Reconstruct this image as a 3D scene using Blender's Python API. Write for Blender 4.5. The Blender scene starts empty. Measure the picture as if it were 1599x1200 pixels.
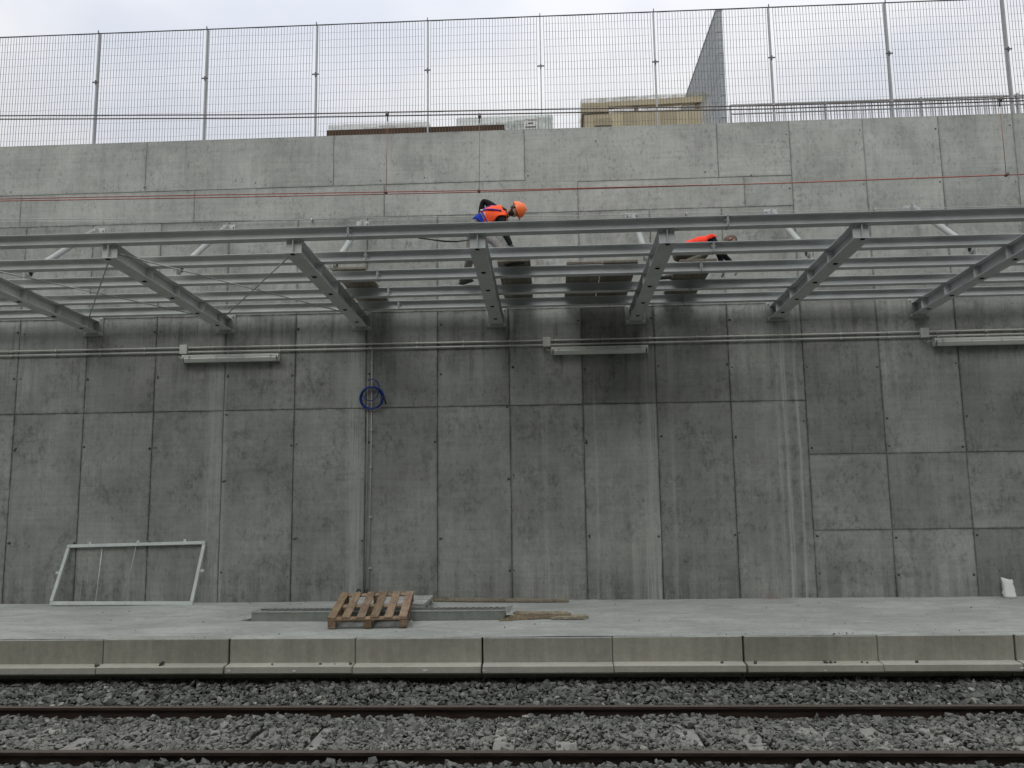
import bpy, bmesh, math, random
import numpy as np
from mathutils import Vector, Matrix
random.seed(7); RNG = np.random.default_rng(11)
S = bpy.context.scene
COL = S.collection

# ------------------------------------------------------------------ camera, sky, sun, exposure
cam_d = bpy.data.cameras.new('camera'); cam = bpy.data.objects.new('camera', cam_d); COL.objects.link(cam)
S.camera = cam
cam_d.sensor_width = 36.0; cam_d.lens = 36.0 * 1250.0 / 1599.0
cam_d.clip_start = 0.1; cam_d.clip_end = 3000
pi_, ya, ro = 0.1294, -0.0439, -0.0136
fw = Vector((math.sin(ya)*math.cos(pi_), math.cos(ya)*math.cos(pi_), math.sin(pi_)))
rt = Vector((math.cos(ya), -math.sin(ya), 0)); up = rt.cross(fw)
r2 = rt*math.cos(ro) + up*math.sin(ro); u2 = up*math.cos(ro) - rt*math.sin(ro)
cam.matrix_world = Matrix(((r2.x, u2.x, -fw.x, 0), (r2.y, u2.y, -fw.y, 0), (r2.z, u2.z, -fw.z, 2.327), (0, 0, 0, 1)))

SUN_EL, SUN_AZ = math.radians(46), math.radians(196)     # azimuth from +Y, clockwise
world = bpy.data.worlds.new('World'); S.world = world; world.use_nodes = True
wt = world.node_tree; wt.nodes.clear()
def wn(t): return wt.nodes.new(t)
wo = wn('ShaderNodeOutputWorld'); bg = wn('ShaderNodeBackground'); bg.inputs['Strength'].default_value = 0.10
sky = wn('ShaderNodeTexSky'); sky.sky_type = 'NISHITA'; sky.sun_disc = False
sky.sun_elevation = SUN_EL; sky.sun_rotation = SUN_AZ
tc = wn('ShaderNodeTexCoord')
sep = wn('ShaderNodeSeparateXYZ'); wt.links.new(tc.outputs['Generated'], sep.inputs[0])
# overcast deck: brighter towards the zenith (1 + 2 sin e) / 3, with soft cloud structure
mz = wn('ShaderNodeMath'); mz.operation = 'MAXIMUM'; wt.links.new(sep.outputs['Z'], mz.inputs[0]); mz.inputs[1].default_value = 0.0
ma = wn('ShaderNodeMath'); ma.operation = 'MULTIPLY_ADD'; wt.links.new(mz.outputs[0], ma.inputs[0]); ma.inputs[1].default_value = 1.45; ma.inputs[2].default_value = 0.42
nz = wn('ShaderNodeTexNoise'); nz.inputs['Scale'].default_value = 2.2; nz.inputs['Detail'].default_value = 5; nz.inputs['Roughness'].default_value = 0.5
mp = wn('ShaderNodeMapping'); mp.inputs['Scale'].default_value = (1, 1, 2.2); mp.inputs['Location'].default_value = (.3, 1.7, .2)
wt.links.new(tc.outputs['Generated'], mp.inputs[0]); wt.links.new(mp.outputs[0], nz.inputs['Vector'])
cr = wn('ShaderNodeValToRGB'); wt.links.new(nz.outputs['Fac'], cr.inputs[0])
cr.color_ramp.elements[0].position = .36; cr.color_ramp.elements[0].color = (.86, .90, 1.0, 1)
cr.color_ramp.elements[1].position = .60; cr.color_ramp.elements[1].color = (1.12, 1.12, 1.13, 1)
vm = wn('ShaderNodeVectorMath'); vm.operation = 'SCALE'; wt.links.new(cr.outputs[0], vm.inputs[0]); wt.links.new(ma.outputs[0], vm.inputs['Scale'])
vs = wn('ShaderNodeVectorMath'); vs.operation = 'SCALE'; wt.links.new(vm.outputs[0], vs.inputs[0]); vs.inputs['Scale'].default_value = 10.0
mx = wn('ShaderNodeMix'); mx.data_type = 'RGBA'; mx.inputs[0].default_value = 0.90
wt.links.new(sky.outputs[0], mx.inputs[6]); wt.links.new(vs.outputs[0], mx.inputs[7])
wt.links.new(mx.outputs[2], bg.inputs['Color']); wt.links.new(bg.outputs[0], wo.inputs[0])

sd = bpy.data.lights.new('sun', 'SUN'); sd.energy = 1.5; sd.angle = math.radians(36); sd.color = (1.0, .99, .94)
sun = bpy.data.objects.new('sun', sd); COL.objects.link(sun)
dvec = Vector((math.sin(SUN_AZ)*math.cos(SUN_EL), math.cos(SUN_AZ)*math.cos(SUN_EL), math.sin(SUN_EL)))
sun.rotation_euler = dvec.to_track_quat('Z', 'Y').to_euler()
S.view_settings.view_transform = 'Standard'; S.view_settings.look = 'None'; S.view_settings.gamma = 1
S.view_settings.use_curve_mapping = False; S.view_settings.exposure = -0.25

# ------------------------------------------------------------------ node helper
class NT:
    def __init__(s, name):
        s.m = bpy.data.materials.new(name); s.m.use_nodes = True; s.t = s.m.node_tree
        s.b = s.t.nodes['Principled BSDF']; s.out = s.t.nodes['Material Output']
    def n(s, t): return s.t.nodes.new(t)
    def lk(s, a, b):
        if isinstance(a, tuple): b.default_value = a[:3] if b.type == 'VECTOR' else a
        elif isinstance(a, (int, float)): b.default_value = a
        else: s.t.links.new(a, b)
    def geo(s): return s.n('ShaderNodeNewGeometry')
    def pos(s): return s.geo().outputs['Position']
    def obj(s): return s.n('ShaderNodeTexCoord').outputs['Object']
    def info(s): return s.n('ShaderNodeObjectInfo')
    def attr(s, nm):
        a = s.n('ShaderNodeAttribute'); a.attribute_name = nm; return a
    def sc(s, v, scale, loc=None):
        m = s.n('ShaderNodeMapping'); s.lk(v, m.inputs[0]); m.inputs['Scale'].default_value = scale
        if loc is not None: s.lk(loc, m.inputs['Location'])
        return m.outputs[0]
    def noise(s, v, scale, detail=4, rough=.55, dist=0):
        n = s.n('ShaderNodeTexNoise'); s.lk(v, n.inputs['Vector']); n.inputs['Scale'].default_value = scale
        n.inputs['Detail'].default_value = detail; n.inputs['Roughness'].default_value = rough; n.inputs['Distortion'].default_value = dist
        return n.outputs['Fac']
    def vor(s, v, scale, feat='F1'):
        n = s.n('ShaderNodeTexVoronoi'); n.feature = feat; s.lk(v, n.inputs['Vector']); n.inputs['Scale'].default_value = scale; return n
    def mth(s, op, a, b=0.0, c=None, clamp=False):
        n = s.n('ShaderNodeMath'); n.operation = op; n.use_clamp = clamp; s.lk(a, n.inputs[0]); s.lk(b, n.inputs[1])
        if c is not None: s.lk(c, n.inputs[2])
        return n.outputs[0]
    def rng(s, v, a, b, c, d, smooth=True):
        n = s.n('ShaderNodeMapRange'); n.interpolation_type = 'SMOOTHSTEP' if smooth else 'LINEAR'; s.lk(v, n.inputs[0])
        for i, k in enumerate((a, b, c, d)): n.inputs[i+1].default_value = k
        return n.outputs[0]
    def mix(s, f, a, b, mode='MIX'):
        n = s.n('ShaderNodeMix'); n.data_type = 'RGBA'; n.blend_type = mode; s.lk(f, n.inputs[0]); s.lk(a, n.inputs[6]); s.lk(b, n.inputs[7]); return n.outputs[2]
    def scale(s, col, f):
        n = s.n('ShaderNodeVectorMath'); n.operation = 'SCALE'; s.lk(col, n.inputs[0]); s.lk(f, n.inputs['Scale']); return n.outputs[0]
    def xyz(s, v):
        n = s.n('ShaderNodeSeparateXYZ'); s.lk(v, n.inputs[0]); return n.outputs
    def bump(s, h, strength=.3, dist=.01):
        n = s.n('ShaderNodeBump'); n.inputs['Strength'].default_value = strength; n.inputs['Distance'].default_value = dist
        s.lk(h, n.inputs['Height']); s.t.links.new(n.outputs[0], s.b.inputs['Normal'])
    def fin(s, col, rough=.8, metal=0.0, spec=.3):
        s.lk(col, s.b.inputs['Base Color']); s.lk(rough, s.b.inputs['Roughness']); s.b.inputs['Metallic'].default_value = metal
        s.b.inputs['Specular IOR Level'].default_value = spec
        return s.m

def c3(r, g, b): return (r, g, b, 1.0)
MAT = {}
# ---- wall concrete: cloudy form-work print, streaks, pores, lime runs
def wall_concrete():
    k = NT('wall_concrete'); p = k.pos(); inf = k.info()
    off = k.mth('MULTIPLY', inf.outputs['Random'], 37.0)
    cx = k.n('ShaderNodeCombineXYZ'); k.lk(off, cx.inputs[0]); k.lk(off, cx.inputs[2])
    va = k.n('ShaderNodeVectorMath'); va.operation = 'ADD'; k.lk(p, va.inputs[0]); k.lk(cx.outputs[0], va.inputs[1]); q = va.outputs[0]
    cloud = k.noise(q, .9, 5, .6, .4)
    cloud2 = k.noise(p, .35, 3, .5)
    mott = k.noise(k.sc(q, (1, 1, .7)), 8.5, 8, .78, .15)
    mottm = k.noise(q, 1.3, 3, .5)
    mot2 = k.noise(k.sc(q, (1, 1, .55)), 21.0, 6, .75)
    Zw = k.xyz(p)[2]
    low = k.rng(Zw, 6.6, 7.2, 1, .40)
    vst = k.noise(k.sc(q, (7, 7, .45)), 1.6, 5, .65)
    vfi = k.noise(k.sc(q, (38, 38, 1.2)), 1.0, 3, .6)
    hst = k.noise(k.sc(q, (1.2, 1.2, 26)), 1.0, 3, .6)
    f = k.rng(cloud, .28, .72, .82, 1.13)
    f = k.mth('MULTIPLY', f, k.rng(cloud2, .3, .7, .93, 1.07))
    f = k.mth('MULTIPLY', f, k.rng(vst, .3, .72, .93, 1.05))
    f = k.mth('MULTIPLY', f, k.rng(vfi, .3, .7, .97, 1.03))
    f = k.mth('MULTIPLY', f, k.rng(hst, .3, .7, .95, 1.05))
    dm = k.mth('MULTIPLY', k.rng(mott, .44, .66, 0, 1), k.rng(mottm, .38, .66, 0.12, .8))
    f = k.mth('MULTIPLY', f, k.mth('SUBTRACT', 1.0, k.mth('MULTIPLY', k.mth('MULTIPLY', dm, low), .50)))
    f = k.mth('MULTIPLY', f, k.mth('SUBTRACT', 1.0, k.mth('MULTIPLY', k.mth('MULTIPLY', k.rng(mot2, .50, .70, 0, 1), k.rng(k.noise(q, 2.1, 3), .36, .62, .2, 1)), .42)))
    drip = k.noise(k.sc(p, (6.5, 6.5, .28)), 1.0, 5, .7)
    dz = k.mth('MULTIPLY', k.rng(Zw, 3.0, 4.9, 0, 1), k.rng(Zw, 5.2, 5.9, 1, 0))
    f = k.mth('MULTIPLY', f, k.mth('SUBTRACT', 1.0, k.mth('MULTIPLY', k.mth('MULTIPLY', k.rng(drip, .44, .68, 0, 1), k.mth('MULTIPLY', dz, k.rng(k.noise(q, 1.7, 5, .7), .36, .60, .15, 1))), .40)))
    dz2 = k.mth('MULTIPLY', k.rng(Zw, .6, 1.5, 1, 0), k.rng(drip, .4, .62, 0, .28))
    f = k.mth('MULTIPLY', f, k.mth('SUBTRACT', 1.0, dz2))
    g = k.noise(q, 60, 3, .7); f = k.mth('MULTIPLY', f, k.rng(g, .3, .7, .93, 1.07))
    # blow holes
    vo = k.vor(q, 17); vr = k.xyz(vo.outputs['Color'])[0]
    hole = k.mth('MULTIPLY', k.rng(vo.outputs['Distance'], .05, .13, 1, 0), k.mth('GREATER_THAN', vr, .72))
    f = k.mth('MULTIPLY', f, k.mth('SUBTRACT', 1.0, k.mth('MULTIPLY', hole, .45)))
    # grout leakage at the form edges
    ed = k.attr('rim').outputs['Fac']
    edn = k.noise(p, 5.0, 4, .7)
    edf = k.mth('MULTIPLY', k.rng(ed, .1, 1.0, 0, 1, False), k.mth('MULTIPLY', k.rng(edn, .3, .62, .05, .42), k.rng(Zw, 6.6, 7.2, 1, .5)))
    f = k.mth('MULTIPLY', f, k.mth('SUBTRACT', 1.0, edf))
    # lime runs down the wall at the drip points
    X = k.xyz(p); tot = None
    for xc, w, a in ((-5.44, .20, .62), (-5.3, .05, .6), (-3.12, .17, .68), (-2.99, .04, .3), (1.60, .12, .8), (1.72, .04, .9), (1.36, .09, .35), (1.98, .05, .5), (3.79, .05, .9), (3.98, .03, .9), (3.66, .05, .5), (3.5, .1, .3), (-.06, .07, .4), (.76, .03, .4), (5.5, .12, .25), (6.1, .3, .2)):
        wob = k.mth('MULTIPLY', k.mth('SUBTRACT', k.noise(k.sc(p, (.1, .1, .9)), 1.0, 2), .5), .10)
        d = k.mth('ABSOLUTE', k.mth('ADD', k.mth('SUBTRACT', X[0], xc), wob))
        b = k.mth('MULTIPLY', k.rng(d, w*.35, w*1.1, 1, 0), a)
        tot = b if tot is None else k.mth('MAXIMUM', tot, b)
    fine = k.noise(k.sc(p, (60, 60, .7)), 1.0, 4, .7)
    run = k.mth('MULTIPLY', tot, k.rng(fine, .34, .64, .12, 1))
    thin = k.rng(k.noise(k.sc(p, (30, 30, .35)), 1.0, 2, .5), .66, .72, 0, .7)
    run = k.mth('MAXIMUM', run, k.mth('MULTIPLY', thin, k.mth('MULTIPLY', k.rng(tot, .0, .3, .0, 1), k.rng(k.noise(k.sc(p, (3, 3, .6)), 1, 2), .4, .6, 0, 1))))
    run = k.mth('MULTIPLY', run, k.rng(X[2], 4.7, 5.3, 1, 0))
    base = k.mix(k.rng(k.noise(p, .8, 4, .6), .35, .65, 0, 1), c3(.324, .335, .311), c3(.335, .341, .318))
    col = k.scale(base, f)
    col = k.mix(k.mth('MULTIPLY', run, .62), col, c3(.58, .59, .55))
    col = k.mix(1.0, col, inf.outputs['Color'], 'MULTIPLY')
    h = k.mth('ADD', k.mth('MULTIPLY', g, .3), k.mth('SUBTRACT', k.mth('MULTIPLY', mott, .6), hole))
    k.bump(h, .35, .006)
    return k.fin(col, .86, 0, .25)
MAT['wall'] = wall_concrete()

def concrete(name, c, dust=0.0, amp=.18, bump=.3, streak=.0):
    k = NT(name); p = k.pos(); inf = k.info()
    f = k.rng(k.noise(p, 1.1, 6, .6, .3), .3, .7, 1-amp, 1+amp*.7)
    f = k.mth('MULTIPLY', f, k.rng(k.noise(p, 12, 6, .7), .3, .7, 1-amp*.6, 1+amp*.5))
    g = k.noise(p, 90, 3, .7); f = k.mth('MULTIPLY', f, k.rng(g, .3, .7, .93, 1.07))
    if streak: f = k.mth('MULTIPLY', f, k.rng(k.noise(k.sc(p, (9, 9, .6)), 1, 5, .65), .3, .72, 1-streak, 1+streak*.4))
    sp = k.vor(p, 22); s_ = k.mth('MULTIPLY', k.rng(sp.outputs['Distance'], .05, .12, 1, 0), k.mth('GREATER_THAN', k.xyz(sp.outputs['Color'])[0], .8))
    f = k.mth('MULTIPLY', f, k.mth('SUBTRACT', 1.0, k.mth('MULTIPLY', s_, .35)))
    col = k.scale(c3(*c), f)
    if dust: col = k.mix(k.mth('MULTIPLY', k.rng(k.noise(k.sc(p, (.6, 1.6, 1)), 2.2, 6, .65, .8), .4, .62, 0, 1), dust), col, c3(c[0]*.66, c[1]*.67, c[2]*.66))
    if dust: col = k.mix(k.mth('MULTIPLY', k.rng(k.noise(k.sc(p, (.9, 5, 1)), 3.1, 6, .7, 1.2), .57, .66, 0, 1), .5), col, c3(.17, .17, .16))
    col = k.mix(1.0, col, inf.outputs['Color'], 'MULTIPLY')
    k.bump(k.mth('ADD', g, k.noise(p, 14, 5, .7)), bump, .006)
    return k.fin(col, .88, 0, .2)
MAT['slab'] = concrete('platform_concrete', (.42, .435, .405), dust=.5, amp=.16)
MAT['precast'] = concrete('precast_concrete', (.385, .374, .318), amp=.13, streak=.14)
MAT['ledge'] = concrete('ledge_concrete', (.42, .412, .36), amp=.12)
MAT['dark_concrete'] = concrete('recess_concrete', (.075, .075, .068), amp=.2)
MAT['sleeper'] = concrete('sleeper_concrete', (.33, .32, .29), amp=.25)

def simple(name, c, rough=.5, metal=0.0, var=.12, scale=6.0, bump=0.0, spec=.4, streak=None):
    k = NT(name); p = k.pos(); inf = k.info()
    v = p if streak is None else k.sc(p, streak)
    f = k.rng(k.noise(v, scale, 5, .65), .3, .7, 1-var, 1+var)
    f = k.mth('MULTIPLY', f, k.rng(inf.outputs['Random'], 0, 1, 1-var*.4, 1+var*.4, False))
    col = k.mix(1.0, k.scale(c3(*c), f), inf.outputs['Color'], 'MULTIPLY')
    if bump: k.bump(k.noise(v, scale*6, 4, .7), bump, .004)
    return k.fin(col, rough, metal, spec)
def steel():
    k = NT('painted_steel'); p = k.pos(); X = k.xyz(p)
    f = k.rng(k.noise(p, 2.3, 5, .65), .3, .7, .90, 1.08)
    f = k.mth('MULTIPLY', f, k.rng(k.noise(k.sc(p, (1, 6, 6)), 9, 5, .7), .3, .7, .94, 1.05))
    d = k.rng(k.noise(p, 16, 6, .75), .60, .70, 0, .35)
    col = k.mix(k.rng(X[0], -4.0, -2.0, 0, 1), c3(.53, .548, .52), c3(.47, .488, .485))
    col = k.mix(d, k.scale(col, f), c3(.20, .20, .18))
    return k.fin(col, k.rng(k.noise(p, 5, 4), .3, .7, .38, .58), 0, .45)
MAT['steel'] = steel()
MAT['galv'] = simple('galvanised_steel', (.36, .37, .35), .45, .35, .14, 9)
MAT['tube_paint'] = simple('white_tube_paint', (.37, .39, .375), .4, 0, .07, 6)
MAT['white_paint'] = simple('white_frame_paint', (.56, .60, .57), .45, 0, .10, 5)
MAT['fence_metal'] = simple('fence_metal', (.09, .092, .095), .5, .2, .08, 4)
MAT['post_metal'] = simple('fence_post_metal', (.36, .37, .37), .5, .2, .08, 4)
MAT['conduit'] = simple('conduit_plastic', (.50, .50, .45), .5, 0, .08, 5)
MAT['lamp_body'] = simple('lamp_housing', (.55, .56, .51), .45, 0, .07, 5)
MAT['lamp_diffuser'] = simple('lamp_diffuser', (.58, .60, .55), .3, 0, .05, 4, spec=.5)
MAT['black'] = simple('black_rubber', (.012, .012, .012), .6, 0, .2, 8)
MAT['hole'] = simple('hole_black', (.008, .008, .008), .9, 0, .1, 8)
MAT['bolt'] = simple('zinc_bolt', (.62, .62, .60), .35, .6, .1, 20)
MAT['hose'] = simple('blue_hose_plastic', (.012, .035, .21), .35, 0, .15, 9)
MAT['copper'] = simple('copper_wire', (.36, .11, .085), .5, .3, .18, 14)
MAT['bronze'] = simple('messenger_cable', (.22, .19, .18), .6, .2, .15, 14)
MAT['cable'] = simple('grey_cable', (.42, .42, .40), .5, .2, .1, 8)
MAT['jacket'] = simple('dark_jacket_cloth', (.012, .012, .014), .9, 0, .3, 14, bump=.3, spec=.15)
MAT['trousers'] = simple('grey_trouser_cloth', (.22, .21, .20), .9, 0, .18, 12, bump=.3, spec=.15)
MAT['trousers2'] = simple('khaki_trouser_cloth', (.12, .115, .095), .9, 0, .2, 12, bump=.3, spec=.15)
MAT['shorts'] = simple('blue_work_cloth', (.02, .05, .36), .85, 0, .2, 12, bump=.3, spec=.15)
MAT['vest'] = simple('orange_vest_cloth', (1.0, .115, .035), .75, 0, .12, 12, bump=.3, spec=.2)
MAT['vest_red'] = simple('red_orange_vest_cloth', (.95, .06, .03), .75, 0, .12, 12, bump=.3, spec=.2)
MAT['reflective'] = simple('reflective_tape', (.45, .45, .42), .4, .1, .1, 10)
MAT['strap'] = simple('violet_harness_webbing', (.10, .025, .26), .7, 0, .1, 12)
MAT['helmet'] = simple('orange_helmet_plastic', (.90, .17, .035), .3, 0, .05, 8, spec=.5)
MAT['skin'] = simple('skin', (.36, .20, .145), .55, 0, .12, 14)
MAT['hair'] = simple('dark_hair', (.018, .013, .010), .8, 0, .3, 40, bump=.5)
MAT['grey_hair'] = simple('cropped_brown_hair', (.11, .075, .06), .8, 0, .3, 40, bump=.5)
MAT['boot'] = simple('work_boot_leather', (.05, .045, .04), .6, 0, .3, 14)
MAT['trainer'] = simple('pale_trainer', (.35, .33, .31), .6, 0, .2, 14)
MAT['pink'] = simple('pink_chalk', (.48, .25, .24), .95, 0, .25, 20)
MAT['paper'] = simple('white_paper', (.72, .72, .70), .8, 0, .03, 4)
MAT['ink'] = simple('black_ink', (.05, .05, .05), .8, 0, .03, 4)
MAT['cladding'] = simple('grey_cladding', (.30, .32, .325), .6, .1, .2, 6, streak=(1, 1, 5))
MAT['opp'] = simple('shade_wall_concrete', (.16, .16, .15), .9, 0, .2, 1.5)  # kept dark so the added wall behind the camera bounces less light
MAT['earth'] = simple('earth_fill', (.22, .20, .17), .95, 0, .25, .8, bump=.5)
MAT['ballast_bed'] = simple('dark_ballast_bed', (.07, .068, .062), .95, 0, .35, 9, bump=.6)

def wood(name, c, c2, rough=.85):
    k = NT(name); p = k.obj(); inf = k.info()
    off = k.mth('MULTIPLY', inf.outputs['Random'], 19.0); cx = k.n('ShaderNodeCombineXYZ'); k.lk(off, cx.inputs[0]); k.lk(off, cx.inputs[1])
    va = k.n('ShaderNodeVectorMath'); va.operation = 'ADD'; k.lk(p, va.inputs[0]); k.lk(cx.outputs[0], va.inputs[1]); q = va.outputs[0]
    g = k.noise(k.sc(q, (30, 2.2, 30)), 1, 5, .65, .5); b = k.noise(q, 3, 4, .6)
    f = k.rng(inf.outputs['Random'], 0, 1, .80, 1.15, False)
    col = k.mix(k.rng(k.mth('ADD', k.mth('MULTIPLY', g, .6), k.mth('MULTIPLY', b, .4)), .34, .62, 0, 1), c3(*c), c3(*c2))
    col = k.mix(1.0, k.scale(col, f), inf.outputs['Color'], 'MULTIPLY')
    k.bump(g, .35, .004)
    return k.fin(col, rough, 0, .2)
MAT['pallet_wood'] = wood('pallet_wood', (.17, .120, .082), (.34, .26, .18))
MAT['old_wood'] = wood('weathered_wood', (.16, .14, .11), (.33, .29, .215))
MAT['grey_wood'] = wood('grey_pallet_paint', (.33, .34, .33), (.46, .46, .44))
MAT['ply'] = wood('plywood_board', (.13, .115, .09), (.225, .20, .155))
MAT['brown_ply'] = wood('brown_formwork_ply', (.065, .035, .018), (.10, .055, .03))
MAT['beige_panel'] = wood('beige_panel', (.38, .33, .22), (.46, .40, .28))

def rail_mat():
    k = NT('rusty_rail'); p = k.pos(); X = k.xyz(p)
    f = k.noise(k.sc(p, (1, 9, 9)), 5, 6, .7)
    col = k.mix(k.rng(f, .35, .65, 0, 1), c3(.030, .019, .013), c3(.066, .044, .033))
    nrm = k.xyz(k.geo().outputs['Normal'])[2]
    top = k.mth('MULTIPLY', k.rng(X[2], -.006, -.001, 0, 1), k.rng(nrm, .6, .95, 0, 1))
    col = k.mix(k.mth('MULTIPLY', top, .8), col, c3(.13, .105, .088))
    k.bump(f, .3, .004)
    return k.fin(col, k.rng(f, .3, .7, .45, .75), 0, .4)
MAT['rail'] = rail_mat()
def stone_mat():
    k = NT('ballast_stone'); p = k.pos()
    r = k.attr('tone').outputs['Fac']
    col = k.mix(k.rng(r, 0, 1, 0, 1, False), c3(.075, .079, .071), c3(.280, .284, .256))
    col = k.mix(k.rng(r, .94, .99, 0, 1), col, c3(.36, .35, .31))
    col = k.scale(col, k.rng(k.noise(p, 55, 5, .7), .3, .7, .75, 1.2))
    X = k.xyz(p)
    nrm = k.xyz(k.geo().outputs['Normal'])[2]
    band = k.mth('MULTIPLY', k.rng(X[1], 7.35, 7.75, 0, 1), k.rng(X[1], 8.3, 8.95, 1, 0))
    du = k.mth('MULTIPLY', band, k.rng(k.noise(p, 2.4, 4, .6), .38, .62, .15, .75))
    du = k.mth('MULTIPLY', du, k.rng(nrm, .0, .8, .15, 1))
    col = k.mix(du, col, c3(.29, .288, .255))
    k.bump(k.noise(p, 70, 4, .7), .3, .003)
    return k.fin(col, .92, 0, .2)
MAT['stone'] = stone_mat()
def film():
    k = NT('plastic_film'); p = k.pos()
    tr = k.n('ShaderNodeBsdfTransparent'); ms = k.n('ShaderNodeMixShader')
    k.fin(c3(.75, .78, .75), .3, 0, .5)
    k.bump(k.noise(k.sc(p, (3, 3, 12)), 3, 5, .7), .6, .02)
    k.lk(k.rng(k.noise(p, 5, 5, .7), .35, .65, .35, .75), ms.inputs[0]); k.t.links.new(tr.outputs[0], ms.inputs[1]); k.t.links.new(k.b.outputs[0], ms.inputs[2])
    k.t.links.new(ms.outputs[0], k.out.inputs[0]); return k.m
MAT['film'] = film()

# ------------------------------------------------------------------ object helpers
ORG = {}
def link(o, parent=None):
    COL.objects.link(o)
    if parent is not None: o.parent = parent
    return o
def org(o): return ORG.get(o.name, Vector((0, 0, 0)))
def tag(o, label=None, cat=None, group=None, kind=None):
    if label: o['label'] = label
    if cat: o['category'] = cat
    if group: o['group'] = group
    if kind: o['kind'] = kind
    return o
def thing(name, label, cat, loc, group=None):
    o = bpy.data.objects.new(name, None); link(o); o.location = loc; o.empty_display_size = .1
    ORG[o.name] = Vector(loc); return tag(o, label, cat, group)

class MB:
    def __init__(s): s.v = []; s.f = []; s.m = []; s.sm = []
    def add(s, vs, fs, mi=0, smooth=False):
        b = len(s.v); s.v += [Vector(v) for v in vs]; s.f += [tuple(i+b for i in f) for f in fs]; s.m += [mi]*len(fs); s.sm += [smooth]*len(fs); return s
    def box(s, a, b, mi=0, M=None):
        (x0, y0, z0), (x1, y1, z1) = a, b
        vs = [Vector(p) for p in ((x0,y0,z0),(x1,y0,z0),(x1,y1,z0),(x0,y1,z0),(x0,y0,z1),(x1,y0,z1),(x1,y1,z1),(x0,y1,z1))]
        if M is not None: vs = [M @ v for v in vs]
        return s.add(vs, [(0,3,2,1),(4,5,6,7),(0,1,5,4),(1,2,6,5),(2,3,7,6),(3,0,4,7)], mi)
    def cbox(s, a, b, c=.006, mi=0, M=None):
        bm = bmesh.new(); bmesh.ops.create_cube(bm, size=1)
        sz = [b[i]-a[i] for i in range(3)]; ce = [(a[i]+b[i])/2 for i in range(3)]
        for v in bm.verts: v.co = Vector((v.co.x*sz[0]+ce[0], v.co.y*sz[1]+ce[1], v.co.z*sz[2]+ce[2]))
        bmesh.ops.bevel(bm, geom=bm.edges[:], offset=min(c, min(sz)*.3), segments=1, affect='EDGES')
        bm.verts.ensure_lookup_table(); vs = [v.co.copy() for v in bm.verts]
        if M is not None: vs = [M @ v for v in vs]
        fs = [tuple(v.index for v in f.verts) for f in bm.faces]; bm.free(); return s.add(vs, fs, mi)
    def tube(s, pts, r, n=8, mi=0, cap=True):
        pts = [Vector(p) for p in pts]; rs = r if isinstance(r, (list, tuple)) else [r]*len(pts)
        vs = []; prev = None
        for i, p in enumerate(pts):
            d = (pts[min(i+1, len(pts)-1)] - pts[max(i-1, 0)]).normalized()
            if prev is None:
                a = Vector((0, 0, 1)) if abs(d.z) < .9 else Vector((1, 0, 0)); x = d.cross(a).normalized()
            else: x = (prev - d*prev.dot(d)).normalized()
            prev = x; y = d.cross(x)
            for j in range(n):
                t = 2*math.pi*j/n; vs.append(p + (x*math.cos(t) + y*math.sin(t))*rs[i])
        fs = [(i*n+j, i*n+(j+1) % n, (i+1)*n+(j+1) % n, (i+1)*n+j) for i in range(len(pts)-1) for j in range(n)]
        s.add(vs, fs, mi, True)
        if cap:
            k = len(s.v)-len(vs); L = (len(pts)-1)*n
            s.f += [tuple(k+j for j in reversed(range(n))), tuple(k+L+j for j in range(n))]; s.m += [mi]*2; s.sm += [False]*2
        return s
    def prism(s, prof, A, B, U, V, mi=0):
        """closed profile [(u,v)] swept from A to B; u along U, v along V"""
        A, B, U, V = Vector(A), Vector(B), Vector(U), Vector(V); n = len(prof)
        vs = [A+U*u+V*v for u, v in prof] + [B+U*u+V*v for u, v in prof]
        fs = [(i, (i+1) % n, n+(i+1) % n, n+i) for i in range(n)] + [tuple(reversed(range(n))), tuple(range(n, 2*n))]
        return s.add(vs, fs, mi)
    def build(s, name, mats, parent=None, loc=None, label=None):
        me = bpy.data.meshes.new(name)
        o0 = org(parent) if parent is not None else (Vector(loc) if loc is not None else Vector((0, 0, 0)))
        me.from_pydata([v-o0 for v in s.v], [], s.f)
        for m in (mats if isinstance(mats, (list, tuple)) else [mats]): me.materials.append(MAT[m])
        me.polygons.foreach_set('material_index', s.m); me.polygons.foreach_set('use_smooth', s.sm); me.update()
        bm = bmesh.new(); bm.from_mesh(me); bmesh.ops.recalc_face_normals(bm, faces=bm.faces); bm.to_mesh(me); bm.free()
        o = bpy.data.objects.new(name, me); link(o, parent)
        if parent is None: o.location = o0
        ORG[o.name] = o0
        if label: o['label'] = label
        return o
def R(deg): return math.radians(deg)
def inst(o, parent, off, name=None):
    """another object sharing o's mesh, shifted by off"""
    c = o.copy(); COL.objects.link(c); c.parent = parent; c.location = Vector(o.location)+Vector(off); ORG[c.name] = org(o); return c

W = 12.893; ZP = .5787; E = 9.7505
def ibeam(h, b, tw, tf):      # profile centred in u, v from 0 (bottom) to h
    return [(-b/2,0),(b/2,0),(b/2,tf),(tw/2,tf),(tw/2,h-tf),(b/2,h-tf),(b/2,h),(-b/2,h),(-b/2,h-tf),(-tw/2,h-tf),(-tw/2,tf),(-b/2,tf)]

# ------------------------------------------------------------------ ground and track bed
g = MB().box((-150, -60, -1.2), (150, 12.9, -.36)).build('ground', 'ballast_bed'); tag(g, kind='structure')
ug = MB().box((-150, 13.9, 7.2), (150, 900, 8.2)).build('upper_ground', 'earth'); tag(ug, kind='structure')

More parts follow.
